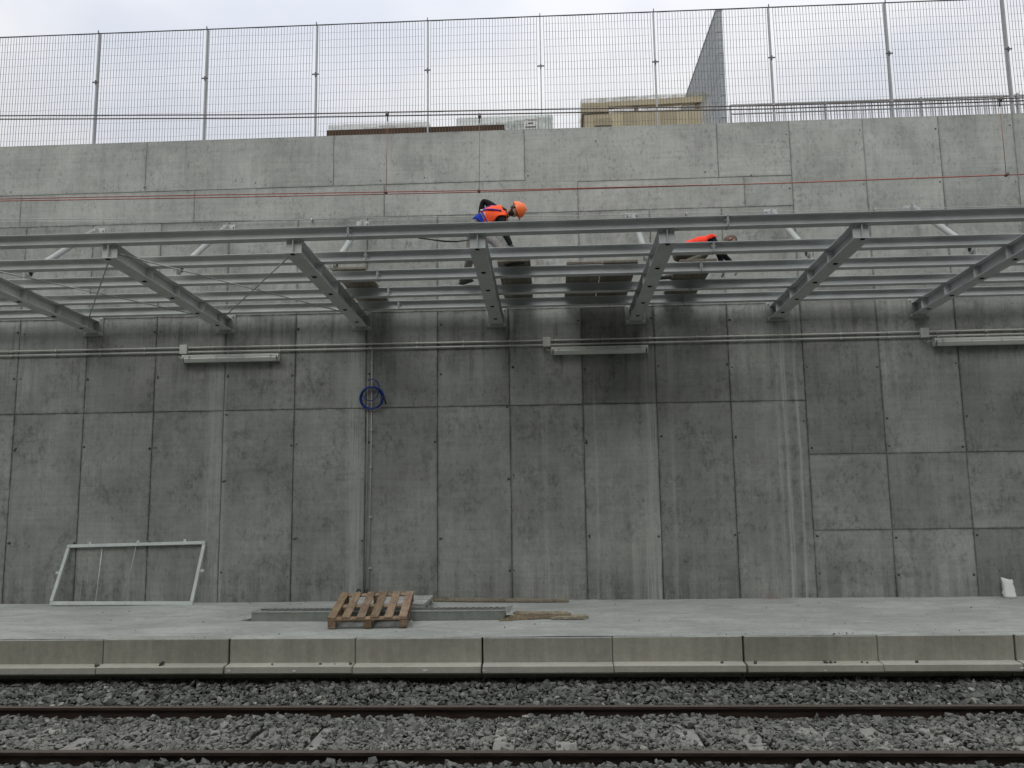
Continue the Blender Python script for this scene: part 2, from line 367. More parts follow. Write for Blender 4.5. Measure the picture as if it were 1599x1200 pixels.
def hfield(x, y):
    """height of the ballast surface"""
    h = -.115 + .015*np.sin(x*1.7)+.012*np.sin(x*4.1+y*3)
    mid = np.exp(-((y-8.25)/.45)**2); h = h+.012*mid
    h = np.where(y > 9.1, np.minimum(-.115+(y-9.1)*.30, .055)+.01*np.sin(x*2.3+1)+.008*np.sin(x*5.7), h)
    h = np.where(y < 7.4, -.10+.012*np.sin(x*3.1)-.02*np.maximum(0, 6.6-y), h)
    return h
# bumpy bed under the stones
nx, ny = 260, 60
xs = np.linspace(-13, 13, nx); ys = np.linspace(5.2, 10.0, ny); XX, YY = np.meshgrid(xs, ys, indexing='ij')
ZZ = hfield(XX, YY)-.062+RNG.normal(0, .006, XX.shape)
me = bpy.data.meshes.new('track_bed'); idx = np.arange(nx*ny).reshape(nx, ny)
quads = np.stack([idx[:-1, :-1], idx[1:, :-1], idx[1:, 1:], idx[:-1, 1:]], -1).reshape(-1, 4)
me.from_pydata(np.stack([XX, YY, ZZ], -1).reshape(-1, 3).tolist(), [], quads.tolist()); me.materials.append(MAT['ballast_bed'])
tb = bpy.data.objects.new('track_bed', me); link(tb); tag(tb, kind='structure')
# sheet for the neighbouring track bed (out of frame, below the camera)
nb = MB().box((-40, 1.5, -.5), (40, 5.2, -.17)).build('near_track_bed', 'ballast_bed'); tag(nb, kind='structure')

# ballast stones as real little rocks
t_ = (1+5**.5)/2
ICO = np.array([(-1,t_,0),(1,t_,0),(-1,-t_,0),(1,-t_,0),(0,-1,t_),(0,1,t_),(0,-1,-t_),(0,1,-t_),(t_,0,-1),(t_,0,1),(-t_,0,-1),(-t_,0,1)])/1.902
ICF = np.array([(0,11,5),(0,5,1),(0,1,7),(0,7,10),(0,10,11),(1,5,9),(5,11,4),(11,10,2),(10,7,6),(7,1,8),(3,9,4),(3,4,2),(3,2,6),(3,6,8),(3,8,9),(4,9,5),(2,4,11),(6,2,10),(8,6,7),(9,8,1)])
def rocks(name, P, size, flat, tone, seed=1):
    rg = np.random.default_rng(seed); n = len(P)
    V = ICO[None]*rg.uniform(.50, 1.22, (n, 12, 1))
    sc_ = np.stack([rg.uniform(.75, 1.35, n), rg.uniform(.55, 1.0, n), rg.uniform(.38, .8, n)*flat], -1)*size[:, None]
    V = V*sc_[:, None, :]
    a, b, c = rg.uniform(0, 6.28, n), rg.normal(0, .5, n), rg.normal(0, .5, n)
    def rot(V, ang, i, j):
        ca, sa = np.cos(ang)[:, None], np.sin(ang)[:, None]; A, B = V[..., i].copy(), V[..., j].copy()
        V[..., i] = ca*A-sa*B; V[..., j] = sa*A+ca*B
    rot(V, b, 1, 2); rot(V, c, 0, 2); rot(V, a, 0, 1)
    V = (V+P[:, None, :]).reshape(-1, 3)
    F = (ICF[None]+(np.arange(n)*12)[:, None, None]).reshape(-1, 3)
    me = bpy.data.meshes.new(name); me.vertices.add(len(V)); me.vertices.foreach_set('co', V.ravel())
    me.loops.add(F.size); me.loops.foreach_set('vertex_index', F.ravel())
    me.polygons.add(len(F)); me.polygons.foreach_set('loop_start', np.arange(0, F.size, 3)); me.polygons.foreach_set('loop_total', np.full(len(F), 3))
    me.update(calc_edges=True); at = me.attributes.new('tone', 'FLOAT', 'POINT'); at.data.foreach_set('value', np.repeat(tone, 12))
    me.materials.append(MAT['stone']); me.polygons.foreach_set('use_smooth', np.zeros(len(F), bool)); return me
SLX = [-5.28+.6*k for k in range(-9, 21)]
def stones():
    st = .037; X, Y = np.meshgrid(np.arange(-9.6, 9.6, st), np.arange(5.9, 9.93, st)); X = X.ravel()+RNG.normal(0, st*.35, X.size); Y = Y.ravel()+RNG.normal(0, st*.35, Y.size)
    Z = hfield(X, Y)
    k = np.ones(len(X), bool)
    for ry in (7.494, 8.994): k &= np.abs(Y-ry) > .055
    # stones kept off some sleeper tops, where dust and concrete show
    d = np.min(np.abs(X[:, None]-np.array(SLX)[None]), 1)
    cl = np.sin(X*2.9+Y*5)+np.sin(X*1.3-Y*4+1.2)+np.sin(X*7.1)*.5
    bare = (d < .12) & (Y > 7.62) & (Y < 8.6) & (cl > .05)
    k &= ~(bare & (RNG.random(len(X)) < .9))
    X, Y, Z = X[k], Y[k], Z[k]; Z = Z+RNG.normal(0, .010, len(X))
    sz = np.clip(RNG.lognormal(math.log(.034), .36, len(X)), .014, .072)
    m = (Y > 7.6) & (Y < 8.95); sz = np.where(m, sz*.80, sz)
    tone = np.clip(RNG.beta(2, 3.0, len(X))+np.where(m, .10, 0), 0, .93); tone = np.where(RNG.random(len(X)) < np.where(m, .05, .012), 1.0, tone)
    # loose second layer
    n2 = 9000; X2 = RNG.uniform(-9.6, 9.6, n2); Y2 = RNG.uniform(5.9, 9.85, n2); kk = (np.abs(Y2-7.494) > .075) & (np.abs(Y2-8.994) > .075); X2, Y2 = X2[kk], Y2[kk]
    d2 = np.min(np.abs(X2[:, None]-np.array(SLX)[None]), 1); kk = ~((d2 < .13) & (Y2 > 7.6) & (Y2 < 8.6) & (RNG.random(len(X2)) < .6)); X2, Y2 = X2[kk], Y2[kk]
    Z2 = hfield(X2, Y2)+.022; s2 = np.clip(RNG.lognormal(math.log(.034), .30, len(X2)), .017, .070); t2 = np.clip(RNG.beta(2, 2.8, len(X2)), 0, .93)
    t2 = np.where(RNG.random(len(X2)) < .04, 1.0, t2)
    P = np.stack([np.r_[X, X2], np.r_[Y, Y2], np.r_[Z, Z2]], -1)
    me = rocks('ballast', P, np.r_[sz, s2], 1.0, np.r_[tone, t2], 5)
    o = bpy.data.objects.new('ballast', me); link(o); tag(o, 'grey crushed stone ballast under and around the rails', 'ballast', kind='stuff')
stones()

# rails (head, web, foot), pale dusty sleepers with clips
def rail_profile():
    h = [(-.036,-.004),(-.030,0),(.030,0),(.036,-.004),(.036,-.030),(.012,-.045),(.009,-.060),(.009,-.125),(.020,-.145),(.075,-.160),(.075,-.172),(-.075,-.172),(-.075,-.160),(-.020,-.145),(-.009,-.125),(-.009,-.060),(-.012,-.045),(-.036,-.030)]
    return h
for y, lab in ((7.494, 'rusty rail nearest the bottom of the photo, in front of the dusty stones'), (8.994, 'rusty rail closer to the platform, behind the dusty stones')):
    o = MB().prism(rail_profile(), (-30, y, 0), (30, y, 0), (0, 1, 0), (0, 0, 1)).build('rail', 'rail', loc=(0, y, 0)); tag(o, lab, 'rail', 'rails of the track')
for y in (3.6, 5.1):
    o = MB().prism(rail_profile(), (-30, y, 0), (30, y, 0), (0, 1, 0), (0, 0, 1)).build('rail', 'rail', loc=(0, y, 0)); tag(o, 'rusty rail of the neighbouring track, '+('next to the opposite platform' if y < 4 else 'next to the dusty track'), 'rail', 'rails of the neighbouring track')
sl0 = None
for x in SLX:
    if sl0 is None:
        t = thing('sleeper', 'pale dusty concrete sleeper half buried in ballast under the rails', 'sleeper', (x, 8.244, -.35), 'concrete sleepers under the rails')
        body = MB()
        body.prism([(-.14,-.18),(.14,-.18),(.11,-.0),(-.11,-.0)], (x, 6.95, -.148), (x, 9.54, -.148), (1, 0, 0), (0, 0, 1)); body.prism([(-.115,-.02),(.115,-.02),(.100,.030),(-.100,.030)], (x, 7.64, -.148), (x, 8.84, -.148), (1, 0, 0), (0, 0, 1)); b = body.build('sleeper_body', 'sleeper', t)
        clips = []
        for ry in (7.494, 8.994):
            for s in (-1, 1):
                cm = MB().tube([(x-.05, ry+s*.14, -.172), (x-.05, ry+s*.07, -.135), (x, ry+s*.06, -.14), (x+.05, ry+s*.07, -.135), (x+.05, ry+s*.14, -.172)], .008, 6).build('rail_clip', 'rail', t); clips.append(cm)
        sl0 = (t, [b]+clips, x)
    else:
        t0, parts, x0 = sl0; t = t0.copy(); COL.objects.link(t); t.location = (x, 8.244, -.35)
        for p in parts:
            c = p.copy(); COL.objects.link(c); c.parent = t

# ------------------------------------------------------------------ platform
pl = MB().box((-40, 9.985, -.5), (40, W+.01, ZP-.004)).build('platform', 'slab'); tag(pl, kind='structure'); ORG[pl.name] = Vector((0, 0, 0))
# top sheet with a slightly uneven screed
nx, ny = 240, 28; xs = np.linspace(-13, 13, nx); ys = np.linspace(9.762, W-.002, ny); XX, YY = np.meshgrid(xs, ys, indexing='ij')
ZZ = ZP + .0035*np.sin(XX*1.9+YY*2)+.003*np.sin(XX*.8-YY*3.1)+RNG.normal(0, .0010, XX.shape)
me = bpy.data.meshes.new('screed'); idx = np.arange(nx*ny).reshape(nx, ny)
quads = np.stack([idx[:-1, :-1], idx[1:, :-1], idx[1:, 1:], idx[:-1, 1:]], -1).reshape(-1, 4)
me.from_pydata(np.stack([XX, YY, ZZ+.004], -1).reshape(-1, 3).tolist(), [], quads.tolist()); me.materials.append(MAT['slab']); me.polygons.foreach_set('use_smooth', [True]*len(me.polygons))
sc = bpy.data.objects.new('screed', me); link(sc, pl)
# precast edge blocks with a projecting lower ledge
JX = [-10.0, -8.46, -6.905, -5.41, -3.864, -2.338, -.820, .710, 2.227, 3.763, 5.312, 6.85, 8.38, 9.92]
MAJ = {-6.905, -3.864, -.820, 2.227, 5.312, 8.38, -10.0}
for i in range(len(JX)-1):
    a, b = JX[i], JX[i+1]; ga = .011 if a in MAJ else .0035; gb = .011 if b in MAJ else .0035
    dy = random.uniform(-.004, .004); dz = random.uniform(-.003, .003)
    m = MB(); x0, x1 = a+ga, b-gb
    zt_ = ZP+.003
    fp = [(E+.008, zt_), (E, zt_-.010), (E+.004, .297), (9.618, .289), (9.602, .280), (9.598, .214), (9.612, .196), (9.86, .190), (9.86, .10), (9.98, .10), (9.98, zt_)]
    # chamfered ends
    n = len(fp); C_ = (9.85, .35); e = .010
    rings = []
    for x, s in ((x0, e), (x0+e, 0), (x1-e, 0), (x1, e)):
        rings.append([Vector((x, y+(s if y < 9.8 else 0)+dy, z-(s*.7 if z > .5 else (s*.6 if .27 < z < .33 else 0))+dz)) for y, z in fp])
    vs = sum(rings, []); fs = [(r*n+k, r*n+(k+1) % n, (r+1)*n+(k+1) % n, (r+1)*n+k) for r in range(3) for k in range(n)] + [tuple(range(n)), tuple(range(3*n, 4*n))]
    m.add(vs, fs)
    for f_i, f in enumerate(m.f):      # the projecting ledge gets a paler colour
        zs = [m.v[q].z for q in f]; m.m[f_i] = 2 if min(zs) > .55 else (1 if max(zs) < .33 and min(zs) > .19 else 0)
    o = m.build('edge_block', ['precast', 'ledge', 'slab'], pl); k = random.uniform(.92, 1.06); o.color = (k, k, k*random.uniform(.96, 1.0), 1)

# ------------------------------------------------------------------ retaining wall with its form panels
wall = thing('retaining_wall', 'tall grey concrete retaining wall with formwork panel joints behind the platform', 'wall', (0, W, 0))
MB().box((-40, W+.03, -.6), (40, 13.9, 8.352)).build('wall_core', 'wall', wall)
MB().box((-40, W-.004, 0), (-12.42, W+.03, 8.352)).build('wall_end', 'wall', wall)
MB().box((12.52, W-.004, 0), (40, W+.03, 8.352)).build('wall_end', 'wall', wall)
def panel(x0, x1, z0, z1, tint=1.0, gap=.003, grn=0.0):
    x0 += gap; x1 -= gap; z0 += gap; z1 -= gap; t = .045; c = .005; y = W+random.uniform(-.002, .002)
    m = bpy.data.meshes.new('form_panel')
    ring = lambda d, yy: [(x0+d, yy, z0+d), (x1-d, yy, z0+d), (x1-d, yy, z1-d), (x0+d, yy, z1-d)]
    V = ring(0, W+.04) + ring(0, y+c) + ring(c, y) + ring(.034, y)
    F = []
    for r in range(3): F += [(r*4+k, r*4+(k+1) % 4, (r+1)*4+(k+1) % 4, (r+1)*4+k) for k in range(4)]
    F.append((12, 13, 14, 15)); o0 = org(wall)
    m.from_pydata([Vector(v)-o0 for v in V], [], F); m.materials.append(MAT['wall'])
    at = m.attributes.new('rim', 'FLOAT', 'POINT'); at.data.foreach_set('value', [1.0]*12+[0.0]*4)
    bm = bmesh.new(); bm.from_mesh(m); bmesh.ops.recalc_face_normals(bm, faces=bm.faces); bm.to_mesh(m); bm.free()
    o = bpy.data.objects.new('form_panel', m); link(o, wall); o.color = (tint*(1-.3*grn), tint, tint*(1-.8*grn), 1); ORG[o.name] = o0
X0, SP = -.604, 1.18
cols = [X0+SP*i for i in range(-10, 5)]           # ... 4.116
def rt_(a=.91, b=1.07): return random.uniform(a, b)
TA = {0: .98, 1: .60, 2: .84, 3: .98, -1: .86, -2: .93, -3: .95, -4: .97, -6: .9}      # row above the long joint
TB = {1: .98, 2: .92, 3: 1.0, -1: .97}
for i in range(-10, 4):
    a, b = X0+SP*i, X0+SP*(i+1)
    panel(a, b, ZP-.05, 3.653, TB.get(i, rt_(.95, 1.06)))
    panel(a, b, 3.653, 5.24, TA.get(i, rt_(.92, 1.02)))
    panel(a, b, 5.24, 6.88, rt_(1.03, 1.10), .002)  # lighter above the canopy, partly stronger light put into the tint
    HOLEZ = None
RX = [4.116, 5.32, 6.55, 7.75, 8.95, 10.15, 11.35, 12.52]
TR = [[1.0, 1.02, .92, 1.0], [1.04, .86, .96, 1.04], [.78, .98, .84, .94], [.85, .9, .9, 1], [1, 1, 1, 1], [1, .9, 1, 1], [1, 1, .9, 1]]
TR[0] = [1.02, 1.04, .84, 1.02]
for i in range(7):
    for j, (z0, z1) in enumerate(((ZP-.05, 1.61), (1.61, 2.79), (2.79, 5.55), (5.55, 8.355))):
        panel(RX[i], RX[i+1], z0, z1, TR[i][j]*(1.15 if j == 3 else 1), .0025)  # top row tinted lighter, partly to paint in its brighter light
for a, b in ((-12.404, -9.0), (-9.0, -5.95), (-5.95, -2.682), (-2.682, .578), (.578, 3.33)): panel(a, b, 6.88, 7.45 if b < .6 else 7.40, rt_(1.18, 1.24), .002)  # upper rows: lighter pour, with brighter light also put into the tint
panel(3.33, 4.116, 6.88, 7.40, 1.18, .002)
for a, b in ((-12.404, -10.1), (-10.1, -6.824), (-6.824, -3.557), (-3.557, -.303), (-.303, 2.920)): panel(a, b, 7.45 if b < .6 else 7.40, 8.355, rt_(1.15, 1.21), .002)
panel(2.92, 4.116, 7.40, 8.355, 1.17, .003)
# tie holes of the formwork
th = MB()
def cup(x, z, r=.020):
    if z > 6.8: r *= .6
    n = 10; vs = [Vector((x, W-.004, z))] + [Vector((x+r*math.cos(t*2*math.pi/n)*random.uniform(.8, 1.1), W-.0045, z+r*math.sin(t*2*math.pi/n)*random.uniform(.8, 1.1))) for t in range(n)]
    vs2 = [v+Vector((0, .02, 0)) for v in vs[1:]]
    th.add(vs+vs2, [(0, 1+(k+1) % n, 1+k) for k in range(n)]+[(1+k, 1+(k+1) % n, n+1+(k+1) % n, n+1+k) for k in range(n)])
for i in range(-9, 4):
    x = X0+SP*i; alt = i in (-4, -3)
    for z in ((1.02, 2.52, 3.62, 4.25) if i % 4 == 0 else (1.56, 3.08, 4.23, 5.0)):
        cup(x+random.choice((-.045, .05))*random.uniform(.7, 1.2), z+random.uniform(-.05, .05), random.uniform(.016, .026))
        if random.random() < .5: cup(x+random.uniform(.03, .08), z+random.uniform(-.03, .03), .014)
for x in RX[:6]:
    for z in (.95, 1.5, 2.86, 3.35, 4.2, 7.2, 8.12): cup(x+random.choice((-.05, .05)), z+random.uniform(-.05, .05), random.uniform(.014, .024))
for x, z in ((-9.2, 7.52), (-6.84, 7.53), (-3.6, 7.53), (-2.75, 7.52), (-.25, 7.53), (2.7, 7.5), (-2.0, 7.55), (3.45, 7.42), (-4.9, 7.55), (.9, 8.1)): cup(x, z, .022)
o = th.build('tie_hole', 'dark_concrete', wall); tag(o, kind='stuff')

# ------------------------------------------------------------------ opposite platform and an added shade wall, behind the camera
op = MB().box((-40, -3.2, -.5), (40, 1.55, .56)).build('opposite_platform', 'slab'); tag(op, kind='structure')
ow = MB().box((-40, -3.9, -.5), (40, -3.2, 15.0)).build('shade_wall', 'opp', loc=(0, -3.2, 0)); tag(ow, 'unseen plain concrete wall added behind the camera to shade the lower scene', 'wall')  # unseen wall, added and made tall to shade the lower retaining wall

# ------------------------------------------------------------------ steel canopy frame
can = thing('canopy_frame', 'unfinished grey steel canopy frame of girders and purlins bolted to the wall above the platform', 'canopy frame', (0, W, 5.0))
ZT0, SL = 5.195, .047                   # girder top at the wall and its rise towards the track
def gz(y): return ZT0+(W-y)*SL
GX = [-9.85, -7.59, -5.33, -3.04, -.80, 1.46, 3.73, 5.98, 8.24]
PY = [9.315, 10.205, 11.00, 11.83, 12.565]
YE = 9.26
PR = ibeam(.190, .200, .0065, .010); PP = ibeam(.133, .140, .0055, .0085)
for gi, gx in enumerate(GX):
    m = MB(); d = Vector((0, W-YE, -(W-YE)*SL)).normalized(); upv = Vector((0, SL, 1)).normalized()
    A = Vector((gx, YE, gz(YE)))-upv*.190; B = Vector((gx, W-.012, gz(W-.012)))-upv*.190
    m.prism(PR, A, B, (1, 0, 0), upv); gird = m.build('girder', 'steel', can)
    for y in PY:
        for s in (-1, 1):
            c = Vector((gx, y+.0, gz(y)))-upv*.180
            mm = MB().prism([(s*.004, 0), (s*.094, 0), (s*.094, .170), (s*.004, .170)], c-Vector((0, .004, 0)), c+Vector((0, .004, 0)), (1, 0, 0), upv)
            mm.build('stiffener', 'steel', gird)
        zb = gz(y)-.190
        if y == PY[0]: y_ = YE+.02
        else: y_ = y-.02
        zb = gz(y_)-.190
        mm = MB().box((gx-.034, y_-.022, zb-.010), (gx+.034, y_+.022, zb-.001), 0)
        mm.box((gx-.027, y_-.024, zb-.012), (gx+.027, y_+.018, zb-.0095), 1); mm.box((gx-.027, y_-.0245, zb-.0095), (gx+.027, y_-.0215, zb-.0015), 1)
        mm.build('slot_clip', ['bolt', 'hole'], gird)
    zb = 4.948
    wp = MB().cbox((gx-.168, W-.024, zb), (gx+.168, W-.003, zb+.33), .003)
    for sx in (-1, 1):
        for z in (zb+.045, zb+.285):
            x = gx+sx*.125
            wp.tube([(x, W-.022, z), (x, W-.030, z)], .022, 10, 1); wp.tube([(x, W-.030, z), (x, W-.046, z)], .014, 6, 1); wp.tube([(x, W-.046, z), (x, W-.062, z)], .008, 6, 1)
    wp.build('wall_plate', ['galv', 'bolt'], gird)
    for s in (-1, 1):      # bolts through the first purlin seat
        bb = MB().tube([(gx+s*.062, PY[0]-.03, gz(PY[0])-.010), (gx+s*.062, PY[0]-.03, gz(PY[0])-.030)], .012, 6); bb.build('bolt', 'bolt', gird)
SEG = [-11.5, -2.365, 2.178, 10.5]
for k, y in enumerate(PY):
    sx = [.0, .012, .0, -.012, .005][k]
    for a, b in zip(SEG[:-1], SEG[1:]):
        a_, b_ = (a+sx+.004 if a > -11 else a), (b+sx-.004 if b < 10 else b)
        zb = gz(y)+.001
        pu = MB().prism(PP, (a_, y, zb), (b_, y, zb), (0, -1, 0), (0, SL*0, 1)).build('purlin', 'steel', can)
        for e_, s in ((a_, -1), (b_, 1)):
            if abs(e_) > 9: continue
            x0_, x1_ = (e_-.002, e_+.008) if s < 0 else (e_-.008, e_+.002)
            sp = MB().box((x0_+.002, y-.070, zb-.010), (x1_-.002, y+.070, zb+.137), 0)
            for zz in (zb+.03, zb+.085):
                for yy in (y-.035, y+.035):
                    sp.tube([(e_-s*.008, yy, zz), (e_-s*.024, yy, zz)], .010, 6, 1)
            sp.build('splice_plate', ['steel', 'bolt'], pu)
# raking tubes from the wall down to the girders
for gx in GX:
    top = Vector((gx, W-.10, 6.765)); bot = Vector((gx, 11.13, 5.555)); d = (top-bot).normalized()
    st_ = MB().tube([bot-d*.02, bot+d*.25, bot+d*.26, top-d*.12], [.043, .043, .046, .046], 16, 0).build('strut', 'tube_paint', can)
    gp = MB().prism([(11.02, gz(11.02)), (11.20, gz(11.2)), (11.20, 5.60), (11.12, 5.64), (11.04, 5.56)], (gx-.006, 0, 0), (gx+.006, 0, 0), (0, 1, 0), (0, 0, 1), 0)
    gp.tube([(gx-.045, 11.125, 5.555), (gx+.045, 11.125, 5.555)], .056, 16, 0); gp.tube([(gx-.047, 11.125, 5.555), (gx+.047, 11.125, 5.555)], .043, 12, 1)
    gp.build('gusset', ['tube_paint', 'hole'], st_)
    ap = MB().cbox((gx-.11, W-.016, 6.71), (gx+.11, W-.003, 6.82), .003)
    ap.box((gx-.006, W-.14, 6.73), (gx+.006, W-.015, 6.80))
    for s in (-1, 1): ap.tube([(gx+s*.075, W-.016, 6.78), (gx+s*.075, W-.045, 6.78)], .014, 8, 1)
    ap.build('anchor_plate', ['steel', 'bolt'], st_)
# crossed tie rods in the two left bays
def rod(a, b):
    a, b = Vector(a), Vector(b); d = (b-a).normalized()
    m = MB().tube([a, b], .0085, 8); m.tube([a+d*.03, a+d*.16], .015, 8); m.tube([b-d*.16, b-d*.03], .015, 8)
    return m.build('tie_rod', 'galv', can)
rod((-5.34, 9.33, 5.20), (-7.57, 12.66, 5.14)); rod((-7.58, 9.33, 5.27), (-5.36, 12.35, 5.10))
rod((-5.31, 9.33, 5.27), (-3.07, 12.35, 5.10)); rod((-3.06, 9.33, 5.20), (-5.31, 12.66, 5.14))

# boards lying on the purlins
def board(x0, x1, y0, y1, lab, th_=.035, rz=0, m_='ply', zoff=.0):
    n = 1; o0 = Vector(((x0+x1)/2, (y0+y1)/2, gz((y0+y1)/2)+.136+zoff))
    M = Matrix.Translation(o0) @ Matrix.Rotation(rz, 4, 'Z') @ Matrix.Rotation(-math.atan(SL), 4, 'X')
    w, l = (x1-x0)/2, (y1-y0)/2
    t = thing('scaffold_board', lab, 'board', o0, 'boards laid on the purlins')
    nb_ = 3
    for i in range(nb_):
        a = -w+i*2*w/nb_; MB().cbox((a+.001, -l, 0), (a+2*w/nb_-.001, l, th_), .003, 0, M).build('plank', m_, t)
    for yy in (-l+.12, l-.12): MB().cbox((-w+.01, yy-.04, th_), (w-.01, yy+.04, th_+.02), .003, 0, M).build('batten', m_, t)
    return t
board(-3.02, -2.53, 10.90, 12.80, 'brown board on the purlins, leftmost of the boards, far from the stooping worker', rz=0)
board(-.655, -.195, 10.74, 12.80, 'brown board on the purlins just right of the middle girder, under the stooping worker')
board(.31, .805, 10.92, 12.80, 'left one of the two side-by-side boards on the purlins, with a pale scrap beneath')
board(.815, 1.30, 10.90, 12.78, 'right one of the two side-by-side boards on the purlins, next to a girder')
board(1.885, 2.395, 10.93, 12.80, 'brown board on the purlins under the crouching worker in the red vest')
pp = MB().box((.55, 11.30, gz(11.4)+.128), (.80, 11.44, gz(11.4)+.130)).build('paper_scrap', 'pallet_wood', loc=(.66, 11.37, gz(11.4)+.11)); pp.color = (2.2, 1.8, 1.7, 1)
tag(pp, 'pale pinkish scrap under the wide pair of boards above the wall lamp', 'scrap')

# ------------------------------------------------------------------ wall services
def conduit(z0, dz, lab):
    m = MB(); m.tube([(-12.4, W-.032, z0+.01), (-4.8, W-.032, z0), (0, W-.032, z0-.006), (4, W-.032, z0), (12.5, W-.032, z0+.02)], .0125, 8)
    t = thing('conduit', lab, 'conduit', (0, W, z0), 'pair of conduits along the wall'); m.build('pipe', 'conduit', t)
    x = -12.0
    c = MB()
    while x < 12: c.box((x-.012, W-.050, z0-.018), (x+.012, W-.003, z0+.020)); x += .76
    c.build('pipe_clip', 'conduit', t)
conduit(4.713, 0, 'upper of the two long grey conduits running along the wall under the canopy')
conduit(4.640, 0, 'lower of the two long grey conduits, passing behind the tops of the wall lamps')
for x, z, lab in ((-6.005, 4.68, 'grey junction box at the left end of the left wall lamp'), (.008, 4.675, 'grey junction box above the left end of the middle wall lamp'), (6.025, 4.692, 'grey junction box above the left end of the right wall lamp')):
    t = thing('junction_box', lab, 'junction box', (x, W, z), 'junction boxes on the conduits')
    MB().cbox((x-.058, W-.075, z-.072), (x+.058, W-.003, z+.072), .008).build('box_body', 'conduit', t)
    MB().cbox((x-.063, W-.086, z-.077), (x+.063, W-.076, z+.077), .004).build('box_lid', 'lamp_body', t)
    cb = MB().tube([(x+.02, W-.04, z-.07), (x-.01, W-.05, z-.12), (x+.03, W-.05, z-.15), (x+.10, W-.06, z-.135), (x+.17, W-.08, z-.115)], .006, 6).build('supply_cable', 'conduit', t)
for x0, x1, z, lab in ((-5.99, -4.41, 4.515, 'left long grey batten lamp on the wall, below the left girders'), (.10, 1.62, 4.52, 'middle long grey batten lamp on the wall, above the damp dark panel'), (6.165, 7.74, 4.535, 'right long grey batten lamp on the wall, cut by the right edge of the photo')):
    t = thing('batten_lamp', lab, 'lamp', (x0, W, z), 'batten lamps on the wall')
    yb = W-.155
    M = Matrix.Translation((0, 0, 0))
    prof = [(-.135, .055), (-.02, .062), (-.004, .05), (-.004, -.02), (-.05, -.045), (-.135, -.02)]
    MB().prism([(W+u, z+v) for u, v in [(-.125, .022), (-.118, .062), (-.03, .068), (-.004, .06), (-.004, .01)]], (x0, 0, 0), (x1, 0, 0), (0, 1, 0), (0, 0, 1)).build('lamp_housing', 'lamp_body', t)
    MB().prism([(W+u, z+v) for u, v in [(-.121, .020), (-.128, -.005), (-.105, -.055), (-.085, -.064), (-.045, -.060), (-.010, .008)]], (x0+.02, 0, 0), (x1-.02, 0, 0), (0, 1, 0), (0, 0, 1)).build('diffuser', 'lamp_diffuser', t)
    for xx, s in ((x0, -1), (x1, 1)):
        MB().prism([(W+u, z+v) for u, v in [(-.128, .024), (-.118, .064), (-.004, .064), (-.008, .0), (-.045, -.062), (-.09, -.068), (-.130, -.006)]], (xx-(0 if s > 0 else .0)-.018*(s < 0), 0, 0), (xx+.018*(s > 0), 0, 0), (0, 1, 0), (0, 0, 1)).build('end_cap', 'lamp_body', t)
    L = x1-x0
    for k in range(4):
        xx = x0+L*(.07+.287*k)
        MB().cbox((xx-.014, W-.134, z-.012), (xx+.014, W-.120, z+.050), .003).build('lamp_clip', 'bolt' if k in (0, 3) else 'lamp_body', t)
    MB().tube([(x0-.02, W-.07, z+.03), (x0-.06, W-.06, z+.02), (x0-.10, W-.05, z+.05)], .006, 6).build('lamp_cable', 'conduit', t)
t = thing('vertical_conduit', 'thin grey conduit running down the wall below the coiled blue hose to the platform', 'conduit', (-2.89, W, ZP))
MB().tube([(-2.862, W-.018, 4.63), (-2.862, W-.018, 3.0), (-2.885, W-.018, ZP+.02)], .009, 8).build('pipe', 'conduit', t)
MB().tube([(-2.925, W-.012, 4.2), (-2.925, W-.012, 3.0), (-2.945, W-.012, ZP+.02)], .007, 8).build('pipe', 'cable', t)
cm = MB()
for z in (1.1, 1.9, 2.7, 3.3, 3.95, 4.4): cm.box((-2.885, W-.034, z-.012), (-2.84, W-.003, z+.012))
cm.build('pipe_clip', 'conduit', t)
# floor stubs at the foot of that conduit
for dx, lab in ((-.13, 'left one of two short bent pipe stubs at the wall foot behind the wooden pallet'), (-.02, 'right one of two short bent pipe stubs at the wall foot behind the wooden pallet')):
    x = -2.93+dx; m = MB().tube([(x, W-.06, ZP), (x, W-.06, ZP+.15), (x+.02, W-.07, ZP+.20), (x+.06, W-.09, ZP+.19), (x+.07, W-.10, ZP+.14)], .016, 8)
    tag(m.build('pipe_stub', 'dark_concrete', loc=(x, W-.06, ZP)), lab, 'pipe stub', 'pipe stubs at the wall foot')
# blue hose coil
m = MB(); pts = []
for k in range(3*28+1):
    t_a = 2*math.pi*k/28; rr = .175+.012*math.sin(k*.37)+.006*(k//28); pts.append((-2.862+rr*math.cos(t_a)+.006*(k//28), W-.045-.012*(k//28)+.004*math.sin(k), 3.815+rr*.98*math.sin(t_a)))
m.tube(pts, .011, 7)
pts = [(-2.862+.14+.135*math.cos(a), W-.085, 3.93+.15*math.sin(a)) for a in np.linspace(math.radians(115), math.radians(-25), 12)]
pts = [(-2.85+.125*math.cos(a), W-.085, 3.97+.15*math.sin(a)) for a in np.linspace(math.radians(120), math.radians(0), 10)]+[(-2.735, W-.085, 3.90), (-2.76, W-.085, 3.83), (-2.82, W-.085, 3.775), (-2.88, W-.085, 3.765), (-2.95, W-.08, 3.79), (-3.0, W-.07, 3.86)]
m.tube(pts, .009, 7)
m.tube([(-2.80, W-.09, 4.00), (-2.70, W-.09, 3.945), (-2.655, W-.09, 3.87), (-2.635, W-.09, 3.79)], .011, 7)
m.tube([(-2.637, W-.09, 3.80), (-2.612, W-.09, 3.71)], .012, 7, 1)
o = m.build('hose_coil', ['hose', 'black'], loc=(-2.862, W-.05, 3.82)); tag(o, 'coiled blue hose hanging on the thin vertical conduit on the wall', 'hose')

